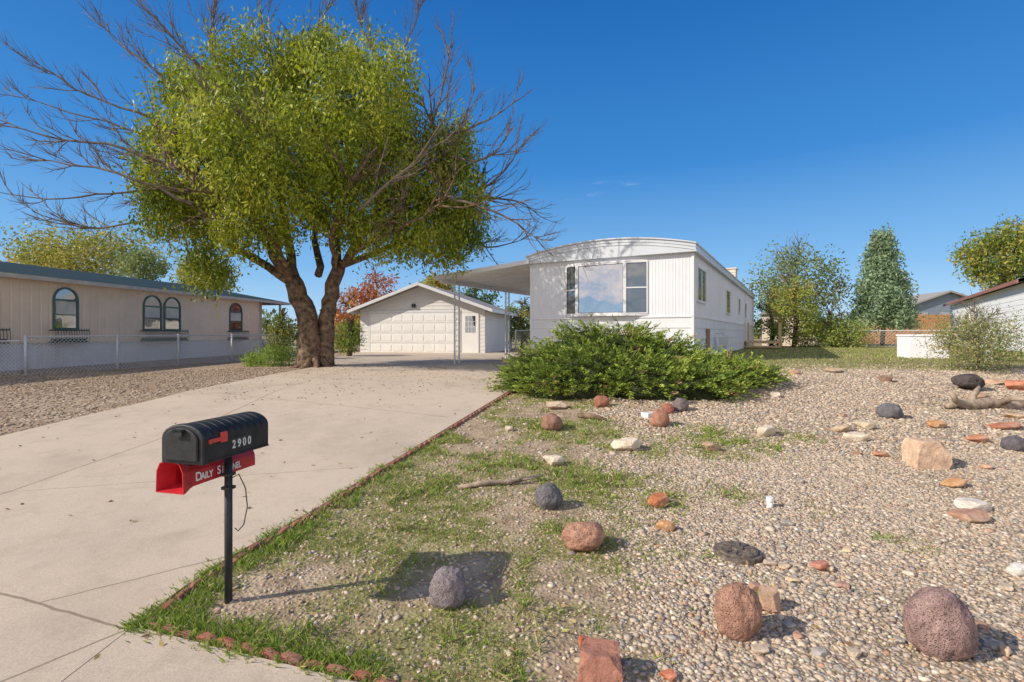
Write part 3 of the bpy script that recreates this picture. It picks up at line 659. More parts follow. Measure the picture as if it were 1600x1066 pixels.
for yv in (3,8,17):
    f=MB(); f.tube([(3.2,yv,3.2),(3.2,yv,3.40)],.05,10); f.tube([(3.2,yv,3.40),(3.2,yv,3.45)],.08,10); f.build('roof_vent',M['galv'],mh)
pc=empty('porch',HO+Vector((math.cos(RZ)*(W_+.1)+.488*14.9,math.sin(RZ)*(W_+.1)+.873*14.9,-.15)),RZ,'small wooden porch with railing at the far side door','porch')
f=MB(); f.box(0,1.5,-1,1.6,.4,.5); f.box(0,1.5,-1.3,-1,.2,.28); f.box(0,1.5,-1.6,-1.3,0,.1); f.build('deck',M['deckwood'],pc)
for (a,b) in ((1.45,-.95),(1.45,.3),(1.45,1.55),(.1,-.95)):
    f=MB(); f.box(a-.04,a+.04,b-.04,b+.04,-.3,1.4); f.build('post',M['deckwood'],pc)
f=MB(); f.box(1.4,1.48,-.9,1.5,1.32,1.4); f.box(1.42,1.46,-.9,1.5,.9,.97); f.build('railing',M['deckwood'],pc)

# ---------------------------------------------------------------- carport
CO=HO.copy(); cp=empty('carport',CO,RZ,'flat ribbed white metal carport awning with lacy posts over the driveway','carport')
CW=3.42; CL=8.2; f=MB()
def awn(x_,dz=0): return 2.86+(x_)*.085+dz
n=23
for i in range(n):
    y0=-.1+i*CL/n; y1=y0+CL/n; q=[(y0,0),(y0+.08,0),(y0+.1,-.06),(y1-.1,-.06),(y1-.08,0),(y1,0)]
    vs=[(xv,a,awn(xv,b)) for a,b in q for xv in (-CW,-.03)]+[(xv,a,awn(xv,b-.012)) for a,b in q for xv in (-CW,-.03)]
    f.add(vs,[(2*k,2*k+2,2*k+3,2*k+1) for k in range(5)]+[(12+2*k,12+2*k+1,12+2*k+3,12+2*k+2) for k in range(5)])
f.build('awning_panels',M['awning'],cp)
f=MB()
z1=awn(-CW)
f.box(-CW-.05,-CW,-.15,CL,z1-.11,z1+.03)
f.add([(-CW-.05,-.17,awn(-CW,-.11)),(0.0,-.17,awn(0,-.08)),(0,-.17,awn(0,.04)),(-CW-.05,-.17,awn(-CW,.04)),(-CW-.05,-.12,awn(-CW,-.11)),(0,-.12,awn(0,-.08)),(0,-.12,awn(0,.04)),(-CW-.05,-.12,awn(-CW,.04))],[(0,1,2,3),(4,7,6,5),(3,2,6,7),(0,4,5,1)])
f.box(-CW+.1,-CW+.18,-.1,CL,z1-.2,z1-.10)
f.build('fascia',M['white_trim'],cp)
for s0 in (.66,4.15,7.8):
    f=MB(); zb=-.42
    for dxy in (0,.27): f.box(-CW+.115,-CW+.155,s0+dxy,s0+dxy+.04,zb,z1-.12)
    nseg=7
    for k in range(nseg):
        zz=zb+.15+k*(z1-zb-.4)/nseg; pts=[]; pt2=[]
        for t in np.linspace(0,1,9):
            pts.append((-CW+.135,s0+.155+.115*math.sin(t*2*math.pi),zz+t*(z1-zb-.4)/nseg)); pt2.append((-CW+.135,s0+.155-.115*math.sin(t*2*math.pi),zz+t*(z1-zb-.4)/nseg))
        f.tube(pts,.009,4); f.tube(pt2,.007,4)
    f.build('lacy_post',M['white_trim'],cp)

# ---------------------------------------------------------------- garage
GY=26.5; ga=empty('garage',((563-800)/F*(GY+1.2),GY+1.2,.68),-R(11),'white gabled two car garage at the end of the driveway','garage')
GW=6.95; GH=2.32; GL=7.2; AP=1.25
f=MB(); f.clap(0,GW,0,0,GH,.2,.02,-1,'x'); f.clap(0,GL,GW,0,GH,.2,.02,1,'y'); f.clap(0,GL,0,0,GH,.2,.02,-1,'y')
n=7
for k in range(n):
    t0,t1=k/n,(k+1)/n; z0,z1_=GH+AP*t0,GH+AP*t1
    f.add([(GW/2*t0,-.02,z0),(GW-GW/2*t0,-.02,z0),(GW-GW/2*t1,-.004,z1_),(GW/2*t1,-.004,z1_)],[(0,1,2,3)])
f.add([(0,GL,0),(GW,GL,0),(GW,GL,GH),(GW/2,GL,GH+AP),(0,GL,GH)],[(0,1,2,3,4)])
f.build('wall',M['garage_wall'],ga)
f=MB(); sl_=AP/(GW/2)
for s_ in (-1,1):
    xa=GW/2; xb=GW/2+s_*(GW/2+.45); za=GH+AP+.03; zb=za-sl_*(GW/2+.45)
    vs=[(xa,-.5,za),(xb,-.5,zb),(xb,GL+.3,zb),(xa,GL+.3,za)]; vs+= [(a,b,c+.10) for a,b,c in vs]
    f.add(vs,[(0,1,2,3),(4,7,6,5),(0,4,5,1),(1,5,6,2),(2,6,7,3)])
gr_=f.build('roof',M['gshingle'],ga)
f=MB()
for s_ in (-1,1):
    xa=GW/2; xb=GW/2+s_*(GW/2+.5); za=GH+AP+.08; zb=za-sl_*(GW/2+.5)
    vs=[(xa,-.53,za-.10),(xb,-.53,zb-.10),(xb,-.53,zb+.06),(xa,-.53,za+.06)]; vs+=[(a,-.5,c) for a,b,c in vs]; f.add(vs,[(0,1,2,3),(3,2,6,7),(0,4,5,1),(4,7,6,5)])
    f.box(min(xb,xb-s_*.03),max(xb,xb-s_*.03),-.5,GL+.3,zb-.1,zb+.08)
f.build('bargeboard',M['white_trim'],gr_)
dx0=.62; dx1=dx0+4.9; f=MB()
for r_ in range(4):
    f.box(dx0,dx1,-.05,-.03,.02+r_*.53,.02+r_*.53+.515)
    for c_ in range(8):
        a=dx0+.08+c_*.604; f.box(a,a+.5,-.062,-.05,.12+r_*.53,.44+r_*.53)
f.build('garage_door',M['garage_door'],ga,bevel=.008)
f=MB(); f.box(dx0-.12,dx0,-.055,0,0,2.26); f.box(dx1,dx1+.12,-.055,0,0,2.26); f.box(dx0,dx1,-.055,0,2.14,2.26); f.build('door_frame',M['white_trim'],ga)
f=MB(); f.box(5.72,6.62,-.05,0,0,2.1); d2=f.build('side_door',M['garage_door'],ga,bevel=.01)
f=MB(); f.box(5.9,6.44,-.06,-.05,1.1,1.95); f.build('door_window',M['glass'],d2)
f=MB()
for k in range(1,3): f.box(5.9+k*.18-.01,5.9+k*.18+.01,-.068,-.06,1.1,1.95)
for k in range(1,3): f.box(5.9,6.44,-.0675,-.0605,1.1+k*.283-.01,1.1+k*.283+.01)
f.build('muntins',M['white_trim'],d2)
f=MB(); f.box(3.0,3.18,-.14,-.03,2.42,2.6); f.build('wall_lamp',M['dark'],ga)

# ---------------------------------------------------------------- left neighbour house
LR=-math.atan2(.134,.991); lh=empty('neighbour_house',(-16,16,.0),LR,'long tan manufactured house with teal arched windows','house')
LA,LB=-9,15.2; f=MB()
f.box(-7,-.02,LA,LB-2.2,1.4,3.62); f.box(-7,-1.3,LB-2.2,LB,1.4,3.62)
f.ribx(LA,LB-2.2,0,1.4,3.62,.3,-.012,1,'y'); f.build('wall',M['tan'],lh)
f=MB(); f.ribx(LA,LB,-.06,.2,1.4,.3,.01,1,'y'); f.box(-7,-.08,LB-.1,LB,.2,1.4); f.build('skirting',M['skirt'],lh)
f=MB(); e0=.30; zE=3.60; zR=4.42; xR=-3.5; yb=LB+.4; vs=[(e0,LA,zE),(e0,yb,zE),(xR,yb-3,zR),(xR,LA,zR),(-7.4,LA,zE),(-7.4,yb,zE)]
f.add(vs,[(0,1,2,3),(3,2,5,4),(1,5,2)]); f.build('roof',M['shingle'],lh)
f=MB(); f.box(e0-.02,e0+.03,LA,yb,zE-.13,zE+.005); f.box(-7.4,e0,yb-.01,yb+.03,zE-.13,zE+.0); f.box(-.02,e0-.02,LA,yb,zE-.10,zE-.08); f.build('fascia',simple('pale_fascia',(.55,.50,.43),.6),lh)
def archwin(s0,s1,z0,z1):
    w2=(s1-s0)/2; c=(s0+s1)/2; zt=z1-w2
    def pf(g_): return [(s0+g_,z0+g_),(s1-g_,z0+g_)]+[(c+(w2-g_)*math.cos(t),zt+(w2-g_)*math.sin(t)) for t in np.linspace(0,math.pi,13)]
    o_=pf(0); i_=pf(.06); n_=len(o_); f=MB()
    f.add([(.05,a,b) for a,b in o_]+[(.05,a,b) for a,b in i_]+[(-.0,a,b) for a,b in o_]+[(-.0,a,b) for a,b in i_],[(k,(k+1)%n_,n_+(k+1)%n_,n_+k) for k in range(n_)]+[(k,2*n_+k,2*n_+(k+1)%n_,(k+1)%n_) for k in range(n_)]+[(n_+k,n_+(k+1)%n_,3*n_+(k+1)%n_,3*n_+k) for k in range(n_)])
    f.box(.01,.055,s0+.06,s1-.06,zt-.03,zt+.03); f.box(.01,.05,s0+.06,s1-.06,(z0+zt)/2-.02,(z0+zt)/2+.02)
    fo=f.build('arched_window',M['teal'],lh)
    f=MB(); f.add([(.018,a,b) for a,b in i_],[tuple(range(n_))]); f.build('pane',M['glass'],fo)
    f=MB(); f.box(.0185,.024,s0+.1,s1-.1,(z0+zt)/2+.04,zt-.04); f.build('blind',M['curtain'],fo)
def planter(s0,s1,zt,zb):
    f=MB(); n_=int((s1-s0)/.09)
    for z_ in (zt,zb+.04): f.box(.28,.31,s0,s1,z_-.02,z_+.02); f.box(.04,.28,s0,s0+.03,z_-.02,z_+.02); f.box(.04,.28,s1-.03,s1,z_-.02,z_+.02)
    for k in range(n_+1):
        s_=s0+(s1-s0)*k/n_; f.tube([(.29,s_,zt+.06),(.33,s_,(zt+zb)/2),(.28,s_,zb)],.011,4)
    f.box(.06,.26,s0+.05,s1-.05,zb+.02,zb+.16); f.build('window_planter',M['iron'],lh)
for a,b in ((1.6,2.5),(5.25,6.2),(6.32,7.25),(10.5,11.5)): archwin(a,b,1.86,3.34)
planter(1.45,2.65,1.83,1.38); planter(5.1,7.4,1.83,1.38); planter(10.35,11.65,1.83,1.38); planter(-1.1,.05,1.83,1.38); archwin(-1.0,-.05,1.86,3.34)
f=MB(); f.box(-1.28,-1.2,LB-1.7,LB-.8,1.45,3.4); f.build('door',M['greyhouse'],lh); f=MB(); f.box(-.12,-.02,LB-.12,LB-.02,1.4,3.58); f.build('porch_post',M['white_trim'],lh)
ps=empty('porch_steps',(-16+.134*13.6+.3,16+.991*13.6,.5),LR,'grey wooden steps with handrails at the tan house door','steps')
f=MB()
for k in range(4): f.box(.1+.3*(3-k),.1+.3*(4-k),-.6,.6,.0,.22*(k+1))
f.build('treads',M['greywood'],ps)
for yv in (-.6,.6):
    f=MB(); f.tube([(.1,yv,1.75),(1.3,yv,1.05)],.03,6); f.tube([(1.25,yv,0),(1.25,yv,1.1)],.03,6); f.tube([(.15,yv,.5),(.15,yv,1.75)],.03,6)
    for t in (.3,.6): f.tube([(.1+1.2*t,yv,.4),(.1+1.2*t,yv,1.75-.7*t)],.015,5)
    f.build('handrail',M['iron'],ps)

# ---------------------------------------------------------------- chain link fences
def chain(name,pts,ht,label,pitch=.11,r_=.006,postpx=None):
    a0=Vector(pts[0]); fo=empty(name,a0,0,label,'fence')
    for i in range(len(pts)-1):
        a=Vector(pts[i]); b=Vector(pts[i+1]); d=b-a; L=d.length; mw=MB(); n_=max(2,int(L/pitch)); rows_=int(ht/pitch)
        hh=Vector((0,0,1))
        for k in range(-rows_,n_+1):
            for sg in (0,1):
                t0=k/n_; t1=(k+rows_)/n_; z0,z1=0,ht
                if sg: z0,z1=ht,0
                u0,u1=max(0,t0),min(1,t1)
                if u1<=u0: continue
                za=z0+(z1-z0)*(u0-t0)/(t1-t0); zb=z0+(z1-z0)*(u1-t0)/(t1-t0)
                mw.tube([a+d*u0+hh*za-a0,a+d*u1+hh*zb-a0],r_,3,False)
        mw.build('chain_link_mesh',M['galv'],fo)
        mr=MB(); mr.tube([a+hh*ht-a0,b+hh*ht-a0],.028,6); mr.build('top_rail',M['galv'],fo)
    for p in (postpx or pts):
        p=Vector(p); mp_=MB(); mp_.tube([p-Vector((0,0,.1))-a0,p+Vector((0,0,ht+.05))-a0],.04,8); mp_.build('post',M['galv'],fo,True)
fa=Vector((-14.06,14.8,.50)); fb=Vector((-10.7,23.2,.55)); posts=[fa]+[fa.lerp(fb,t) for t in (.27,.5,.75)]+[fb]
chain('chain_link_fence',[fa,fb],1.12,'long galvanised chain link fence in front of the tan house',postpx=posts)
chain('chain_link_gate',[(-15.7,14.75,.48),(-14.2,14.79,.5)],1.0,'short chain link gate at the far left edge',postpx=[(-14.95,14.77,.48),(-15.7,14.75,.48)])
chain('chain_link_fence',[(20.5,31.2,.8),(25.5,28,.8)],1.1,'chain link fence behind the lawn beside the wooden fence',.18,.006)
chain('chain_link_fence',[(.2,29.5,.7),(3.5,28.8,.7)],1.2,'chain link fence between garage and mobile home',.16,.006)

# ---------------------------------------------------------------- vegetation
def branch(mb,p,d,L,r0,r1,rng,seg=5,gn=.18,up=.05,sides=5):
    pts=[p.copy()]; d=d.normalized()
    for i in range(seg):
        d=(d+Vector((rng.gauss(0,gn),rng.gauss(0,gn),rng.gauss(0,gn)+up))).normalized(); pts.append(pts[-1]+d*(L/seg))
    mb.tube(pts,[r0+(r1-r0)*i/seg for i in range(seg+1)],sides,False); return pts
def subs(mb,pts,rng,count,L,r0,ang,levels,up=.05,start=.25,gn=.16,tips=None):
    k=len(pts)
    for _ in range(count):
        t=start+(1-start)*rng.random(); i=min(k-2,int(t*(k-1))); f_=t*(k-1)-i; p=pts[i].lerp(pts[i+1],f_); d=(pts[i+1]-pts[i]).normalized()
        s_=Vector((rng.gauss(0,1),rng.gauss(0,1),rng.gauss(0,1))); s_=(s_-d*s_.dot(d)).normalized()
        dd=(d*math.cos(ang)+s_*math.sin(ang)); l=L*rng.uniform(.6,1.2)*(1.15-.5*t)
        q=branch(mb,p,dd,l,r0,r0*.35,rng,4,gn,up,4 if levels else 3)
        if tips is not None: tips.append(q[-1]); tips.append(q[-2])
        if levels>0: subs(mb,q,rng,max(2,int(count*.5)),L*.5,r0*.55,ang,levels-1,up,.2,gn,tips)
TB=G(487,574); TY=TB.y
def tp(px,py,dy=0): return P(px,py,TY+dy)
rng=random.Random(5)
tree=empty('shade_tree',TB,0,'huge spreading willow like tree with bare dead outer branches beside the driveway','tree')
def rebase(mb): mb.v=[(v[0]-TB.x,v[1]-TB.y,v[2]-TB.z) for v in mb.v]
def smoothpath(pts,rad,n=4):
    out=[];ro=[]
    P_=[pts[0]]+pts+[pts[-1]]
    for i in range(1,len(P_)-2):
        for k in range(n):
            t=k/n; a,b,c,d=P_[i-1],P_[i],P_[i+1],P_[i+2]
            q=.5*((2*b)+(c-a)*t+(2*a-5*b+4*c-d)*t*t+(3*b-a-3*c+d)*t**3); out.append(q+Vector((rng.gauss(0,.025),rng.gauss(0,.025),rng.gauss(0,.025)))); ro.append(rad[i-1]+(rad[i]-rad[i-1])*t)
    out.append(pts[-1]); ro.append(rad[-1]); return out,ro
tr=MB()
pa,ra=smoothpath([tp(484,588),tp(484,565),tp(483,520,.0),tp(472,475,.05),tp(458,440,0)],[.5,.40,.32,.31,.27]); tr.tube(pa,ra,14)
pa,ra=smoothpath([tp(505,580,.25),tp(509,560,.25),tp(508,510,.3),tp(518,460,.3),tp(530,415,.3)],[.36,.28,.25,.24,.2]); tr.tube(pa,ra,12)
for k in range(9):
    a=k*.7+.3; q=[Vector((TB.x+.1+.25*math.cos(a),TB.y+.25*math.sin(a),TB.z+.25)),Vector((TB.x+.1+.5*math.cos(a),TB.y+.5*math.sin(a),TB.z+.03)),Vector((TB.x+.1+.9*math.cos(a),TB.y+.9*math.sin(a),TB.z-.06))]; tr.tube(q,[.14,.08,.03],8)
limbs=MB()
LM=[([(458,440,0),(420,385,-.4),(385,310,-1.0),(350,220,-1.4),(345,130,-1.6)],.19),
([(460,445,0),(400,405,.3),(330,365,.8),(270,300,1.0),(240,240,1.0)],.15),
([(462,450,0),(452,380,.3),(440,290,.4),(450,180,.3),(470,80,0)],.18),
([(455,445,0),(440,400,-1),(400,350,-2.2),(330,300,-3),(270,260,-3.4)],.11),
([(530,418,.3),(575,355,.0),(630,285,-.4),(680,200,-.6)],.15),
([(527,420,.3),(530,340,.8),(550,230,1.2),(590,110,1.4)],.15),
([(533,415,.3),(610,385,.6),(690,350,.8),(745,300,.8)],.12),
([(525,420,.3),(520,370,-1.2),(540,300,-2.4),(590,230,-3)],.12),
([(500,430,.3),(490,360,1.8),(470,290,3),(440,220,3.6)],.13),
([(533,418,.3),(570,380,-1.2),(640,350,-2.2),(700,310,-2.6)],.10)]
for pts,r0 in LM:
    w_=[tp(*q) for q in pts]; k=len(w_); pa,ra=smoothpath(w_,[r0*(1-.8*i/(k-1)) for i in range(k)]); limbs.tube(pa,ra,8)
    subs(limbs,pa,rng,10,2.0,r0*.33,.75,1,.06,.3)
bare=MB()
BL=[[(400,340,-1),(300,300,-1.4),(200,300,-1.6),(100,312,-1.8),(-5,300,-2)],[(330,230,-1.4),(240,185,-1.8),(140,150,-2),(60,100,-2)],
[(345,140,-1.5),(290,80,-1.8),(235,20,-2),(190,-30,-2)],[(340,290,-3),(200,235,-3.2),(90,215,-3.2),(-10,185,-3.2)],[(450,170,.3),(415,60,0),(395,-40,0)],
[(465,110,0),(505,30,0),(522,-40,0)],[(590,130,1.4),(635,70,1),(655,10,1)],[(600,110,1.2),(560,30,1),(560,-30,.6)],[(665,220,-.6),(695,130,-.8),(705,40,-.8)],[(680,215,-.6),(745,195,-1),(820,150,-1)],
[(700,310,-2.6),(770,330,-2.8),(838,372,-2.8)],[(740,305,.8),(790,265,.6),(822,215,.4)],[(735,310,.8),(800,310,.8),(838,330,.8)],[(690,350,.8),(760,385,.6),(815,375,.4)],
[(390,350,-1),(260,345,-1.2),(130,355,-1.2),(50,330,-1.3)],[(330,250,1),(220,210,1),(110,175,1),(20,150,1)],[(350,200,-1.2),(250,120,-1),(160,40,-.8)],[(680,240,-.6),(760,250,-1.5),(800,200,-1.6)],[(300,320,-3.2),(180,270,-3.6),(60,250,-3.6)],[(345,120,-1.6),(330,50,-1.6),(345,-30,-1.6)],[(620,280,-.5),(700,235,-.9),(745,130,-1)],
[(560,330,-3),(650,250,-3.6),(700,170,-3.8)],[(470,260,-3.2),(400,190,-3.8),(330,160,-4)]]
for pts in BL:
    w_=[tp(*q) for q in pts]; k=len(w_); pa,ra=smoothpath(w_,[.05*(1-.8*i/(k-1)) for i in range(k)]); bare.tube(pa,ra,5,False)
    right=pts[-1][0]>600
    subs(bare,pa,rng,10 if right else 14,1.3,.016,.48,1,.10,.12,.11)
for m_,nm,mt,sm in ((tr,'trunk',M['bark'],True),(limbs,'limbs',M['bark'],True),(bare,'bare_branches',M['twig'],False)): rebase(m_); m_.build(nm,mt,tree,sm)
lobes=[(405,115,77,68,-.5),(345,190,98,78,-1),(290,280,70,74,-.5),(480,150,98,82,0),(580,185,75,74,.5),(640,265,92,85,0),(700,300,62,74,0),(560,300,110,75,-1),(440,290,108,74,-2),(335,330,82,58,.5),(325,415,30,40,-.5),(655,355,88,44,.5),(590,95,48,50,1.2),(440,220,118,98,2.5),(560,240,110,90,3),(410,240,104,88,-2.8),(258,250,38,57,0),(570,150,85,68,-2.2),(705,240,36,50,0),(300,130,42,38,0),(510,90,55,38,0),(262,330,40,47,-1),(728,350,34,45,0),(400,370,58,28,-1.5),(600,372,70,34,-1.5),(690,385,40,25,-.5)]
cl_=[];cc_=[]
for (px,py,rx,ry,dy) in lobes:
    sp=.3 if (px,py)==(590,95) else 1
    rx*=.95; ry*=.95
    c=tp(px,py,dy); k=TY/F; ra_=np.array([rx*k,max(rx,ry)*k*.95,ry*k]); vol=rx*ry/6000; n_=int(88*vol)+18
    d=RNG.normal(size=(n_,3)); d/=np.linalg.norm(d,axis=1)[:,None]; rr=RNG.uniform(.6,1.0,n_)[:,None]
    q=np.array(c)+d*rr*ra_; sz=RNG.uniform(.13,.28,n_)
    for j in range(n_):
        kk=int(66*sp); o=RNG.normal(size=(kk,3))*np.array([sz[j],sz[j],sz[j]*1.2]); cl_.append(q[j]+o)
        base=np.array([(.35,.40,.032),(.25,.31,.028),(.46,.47,.055),(.14,.20,.03)])[RNG.choice(4,p=[.34,.27,.21,.18])]
        cc_.append(base*RNG.uniform(.7,1.25,(kk,1)))
cl_=np.vstack(cl_); cc_=np.vstack(cc_); dr_=np.tile([0,0,-.9],(len(cl_),1))
V,Fc,cc=leafquads(cl_-np.array(TB),.15,.05,cc_,dr_,.7); npmesh('crown',V,Fc,M['leaf'],tree,cc)

def tree_thing(name,x,y,h,w_,cw,cz,pal_,label,n=5000,leaf=.2,shape='round',bareness=0,group=None,trunk_r=.14,cat='tree'):
    z0=float(gz(x,y)); rg=random.Random(int(x*7+y*3)); e=empty(name,(x,y,z0),0,label,cat,group)
    t=MB(); t.tube([(0,0,-.2),(.05*w_,0,h*.35),(-.03*w_,.05,h*.7),(0,0,h*.93)],[trunk_r,trunk_r*.8,trunk_r*.45,.02],8)
    tips=[]
    main=[Vector((0,0,h*.15)),Vector((.05*w_,0,h*.35)),Vector((-.03*w_,.05,h*.7)),Vector((0,0,h*.93))]
    subs(t,main,rg,14+int(bareness*14),w_*.42,trunk_r*.35,.8,1+(bareness>.6),.1,.1,.15,tips)
    t.build('trunk',M['twig'] if bareness else M['bark'],e,True)
    if n:
        nc=max(20,n//45); d=RNG.normal(size=(nc,3)); d/=np.linalg.norm(d,axis=1)[:,None]; rr=RNG.uniform(.3,1.0,nc)**.6
        if shape=='cone':
            tt=RNG.uniform(0,1,nc)**1.3; a=RNG.uniform(0,6.28,nc); r2=(1-tt)**.7*w_/2*np.sqrt(RNG.uniform(.25,1,nc))*(.85+.3*RNG.uniform(0,1,nc)); q=np.stack([r2*np.cos(a),r2*np.sin(a),cz-cw/2+tt*cw],-1)
        else:
            q=d*rr[:,None]*np.array([w_/2,w_/2,cw/2])*RNG.uniform(.8,1.12,(nc,1))+np.array([0,0,cz])
        o=RNG.normal(size=(nc,45,3))*(w_*.055+.05); c3=(q[:,None]+o).reshape(-1,3)
        pb=np.array(pal_)[RNG.choice(len(pal_),nc)]; cs=np.clip(np.repeat(pb,45,0)*RNG.uniform(.75,1.25,(nc*45,1))*1.5,0,.8)
        c3[:,2]=np.maximum(c3[:,2],.03)
        V,Fc,cc=leafquads(c3,leaf,leaf*.5,cs); npmesh('crown' if cat=='tree' else 'foliage',V,Fc,M['leaf'],e,cc)
    return e
YG=[(.24,.24,.05),(.17,.20,.04),(.32,.28,.06)]; DGn=[(.07,.12,.03),(.10,.15,.04),(.06,.10,.03)]; OG=[(.15,.19,.06),(.2,.23,.08),(.11,.14,.05)]; RDL=[(.33,.10,.04),(.38,.16,.06),(.25,.09,.04)]; YL=[(.5,.32,.05),(.4,.3,.06)]
def TT_(px,ptop,pbot,wpx,Y,pal_,label,**k):
    x=(px-800)/F*Y; zt=EYE+(HZ-ptop)/F*Y; z0=float(gz(x,Y)); h=zt-z0; cb=EYE+(HZ-pbot)/F*Y-z0; w_=wpx/F*Y
    return tree_thing(k.pop('name','background_tree'),x,Y,h,w_,h-cb,(h+cb)/2,pal_,label,**k)
TT_(1378,368,508,88,34,[(.20,.27,.15),(.26,.33,.20),(.14,.20,.11)],'dense blue green conical tree behind the right lawn',n=16000,leaf=.22,shape='cone',name='conical_tree')
TT_(1245,388,500,150,36,OG,'wide twiggy tree with thin olive foliage behind the mobile home',n=6000,leaf=.22,bareness=.5,name='twiggy_tree',trunk_r=.11)
TT_(1570,350,460,118,38,YG+[(.12,.17,.03)],'tall yellow green tree behind the right house',n=9000,leaf=.26)
TT_(1240,432,545,75,29,YG+[(.2,.26,.05)],'leafy green shrub left of the lawn fence',n=5500,leaf=.14,name='large_shrub',cat='shrub')
TT_(1300,496,550,105,29,[(.2,.26,.05),(.15,.2,.04),(.32,.3,.1)],'low spreading green shrub in front of the conical tree',n=6500,leaf=.13,name='large_shrub',cat='shrub')
TT_(1205,455,545,50,31,DGn,'dark green shrub beside the far porch',n=2000,leaf=.14,name='large_shrub',cat='shrub')
TT_(140,362,440,190,48,YG,'broad yellow green tree behind the tan house',n=9000,leaf=.3)
TT_(60,392,440,80,52,YG+YL,'yellowish tree left of the broad one behind the tan house',n=2500,leaf=.3)
TT_(225,395,440,70,44,OG,'darker tree right of the broad one behind the tan house',n=2500,leaf=.25)
TT_(320,400,470,90,36,YG,'bright green tree behind the right end of the tan house roof',n=5500,leaf=.2)
TT_(590,430,540,95,33,RDL,'red leaved autumn tree left of the garage',n=5500,leaf=.2,name='autumn_tree')
TT_(545,460,545,60,30,RDL+YL,'orange autumn shrub between trunk and garage',n=3000,leaf=.16,name='autumn_shrub',cat='shrub')
TT_(680,428,480,60,44,YL+YG,'golden tree behind the garage roof',n=3000,leaf=.25)
TT_(745,442,500,70,46,DGn,'dark green tree behind the garage right slope',n=3000,leaf=.25)
TT_(815,470,545,55,33,DGn+YG,'green shrub seen under the carport',n=2800,leaf=.16,name='large_shrub',cat='shrub')
TT_(440,488,562,44,20.5,OG+YG,'leafy green shrub beside the tan house steps',n=3000,leaf=.09,name='green_shrub',cat='shrub')
TT_(545,500,552,50,23,[(.14,.2,.04),(.2,.25,.05)],'green shrub right of the big tree trunk',n=2600,leaf=.1,name='green_shrub',cat='shrub')
TT_(428,541,574,62,17,[(.16,.24,.04),(.23,.3,.06)],'low bright green weed clump left of the big trunk',n=2600,leaf=.07,name='weed_clump',cat='shrub',trunk_r=.02)
TT_(393,556,574,40,17,[(.16,.24,.04),(.23,.3,.06)],'smaller weed clump at the foot of the steps',n=900,leaf=.07,name='weed_clump',cat='shrub',trunk_r=.02)
p=G(1525,586); yb_=p.y+.5
tree_thing('rose_bush',(1525-800)/F*yb_,yb_,1.3,1.75,1.15,.66,[(.15,.18,.06),(.22,.25,.08),(.36,.28,.15)],'sparse twiggy rose bush on the right lawn edge',n=8500,leaf=.05,bareness=.5,trunk_r=.03,cat='shrub')
fx=[];fc=[]
for k in range(260):
    x=-130+k*1.05; Y=95+random.uniform(-6,6); hh=random.uniform(2.2,4.6); n_=40
    q=RNG.normal(size=(n_,3))*np.array([1.4,1.2,hh*.35])+np.array([x,Y,.8+hh*.5]); fx.append(q); fc.append(np.tile(random.choice(DGn+OG+YG),(n_,1)))
V,Fc,cc=leafquads(np.vstack(fx),1.1,.7,np.vstack(fc)); tag(npmesh('distant_trees',V,Fc,M['leaf'],None,cc),'far tree line along the horizon','trees',kind='stuff')

# juniper
JC=Vector((2.25,10.55,float(gz(2.3,10.4)))); ju=empty('juniper_bush',JC,0,'wide spreading green juniper bush in front of the mobile home','bush')
rj=random.Random(3); JL=[(-.7,.3,1.2,1.1,1.42),(-1.45,.25,.95,.85,1.0),(-1.95,-.15,.65,.6,.5),(.15,.15,1.2,1.05,1.22),(-.7,-.65,1.2,.9,.9),(.8,-.25,1.1,.95,.88),(.3,-1.1,1.1,.85,.62),(1.4,-.75,1.05,.85,.52),(2.05,-.6,.85,.7,.32),(.95,-1.45,.9,.65,.38),(-1.35,-.8,.8,.6,.52)]
def jz(ax,ay): return float(gz(JC.x+ax,JC.y+ay))-JC.z
cn_=[];cd=[];ck=[]
core=bmesh.new()  # solid dark lumps added inside the juniper so it isn't see-through
for (ax,ay,rx,ry,rzv) in JL:
    mt=Matrix.Translation((ax,ay,jz(ax,ay)))@Matrix.Diagonal((rx*.76,ry*.76,rzv*.78,1)); bmesh.ops.create_icosphere(core,subdivisions=3,radius=1,matrix=mt)
for v in core.verts: v.co*=1+.10*mn.noise(v.co*2.5)
me=bpy.data.meshes.new('dark_inner_mound'); core.to_mesh(me); core.free(); me.materials.append(simple('juniper_core',(.04,.05,.022),.95,.4,5,.8,18)); io=bpy.data.objects.new('dark_inner_mound',me); C.objects.link(io); io.parent=ju
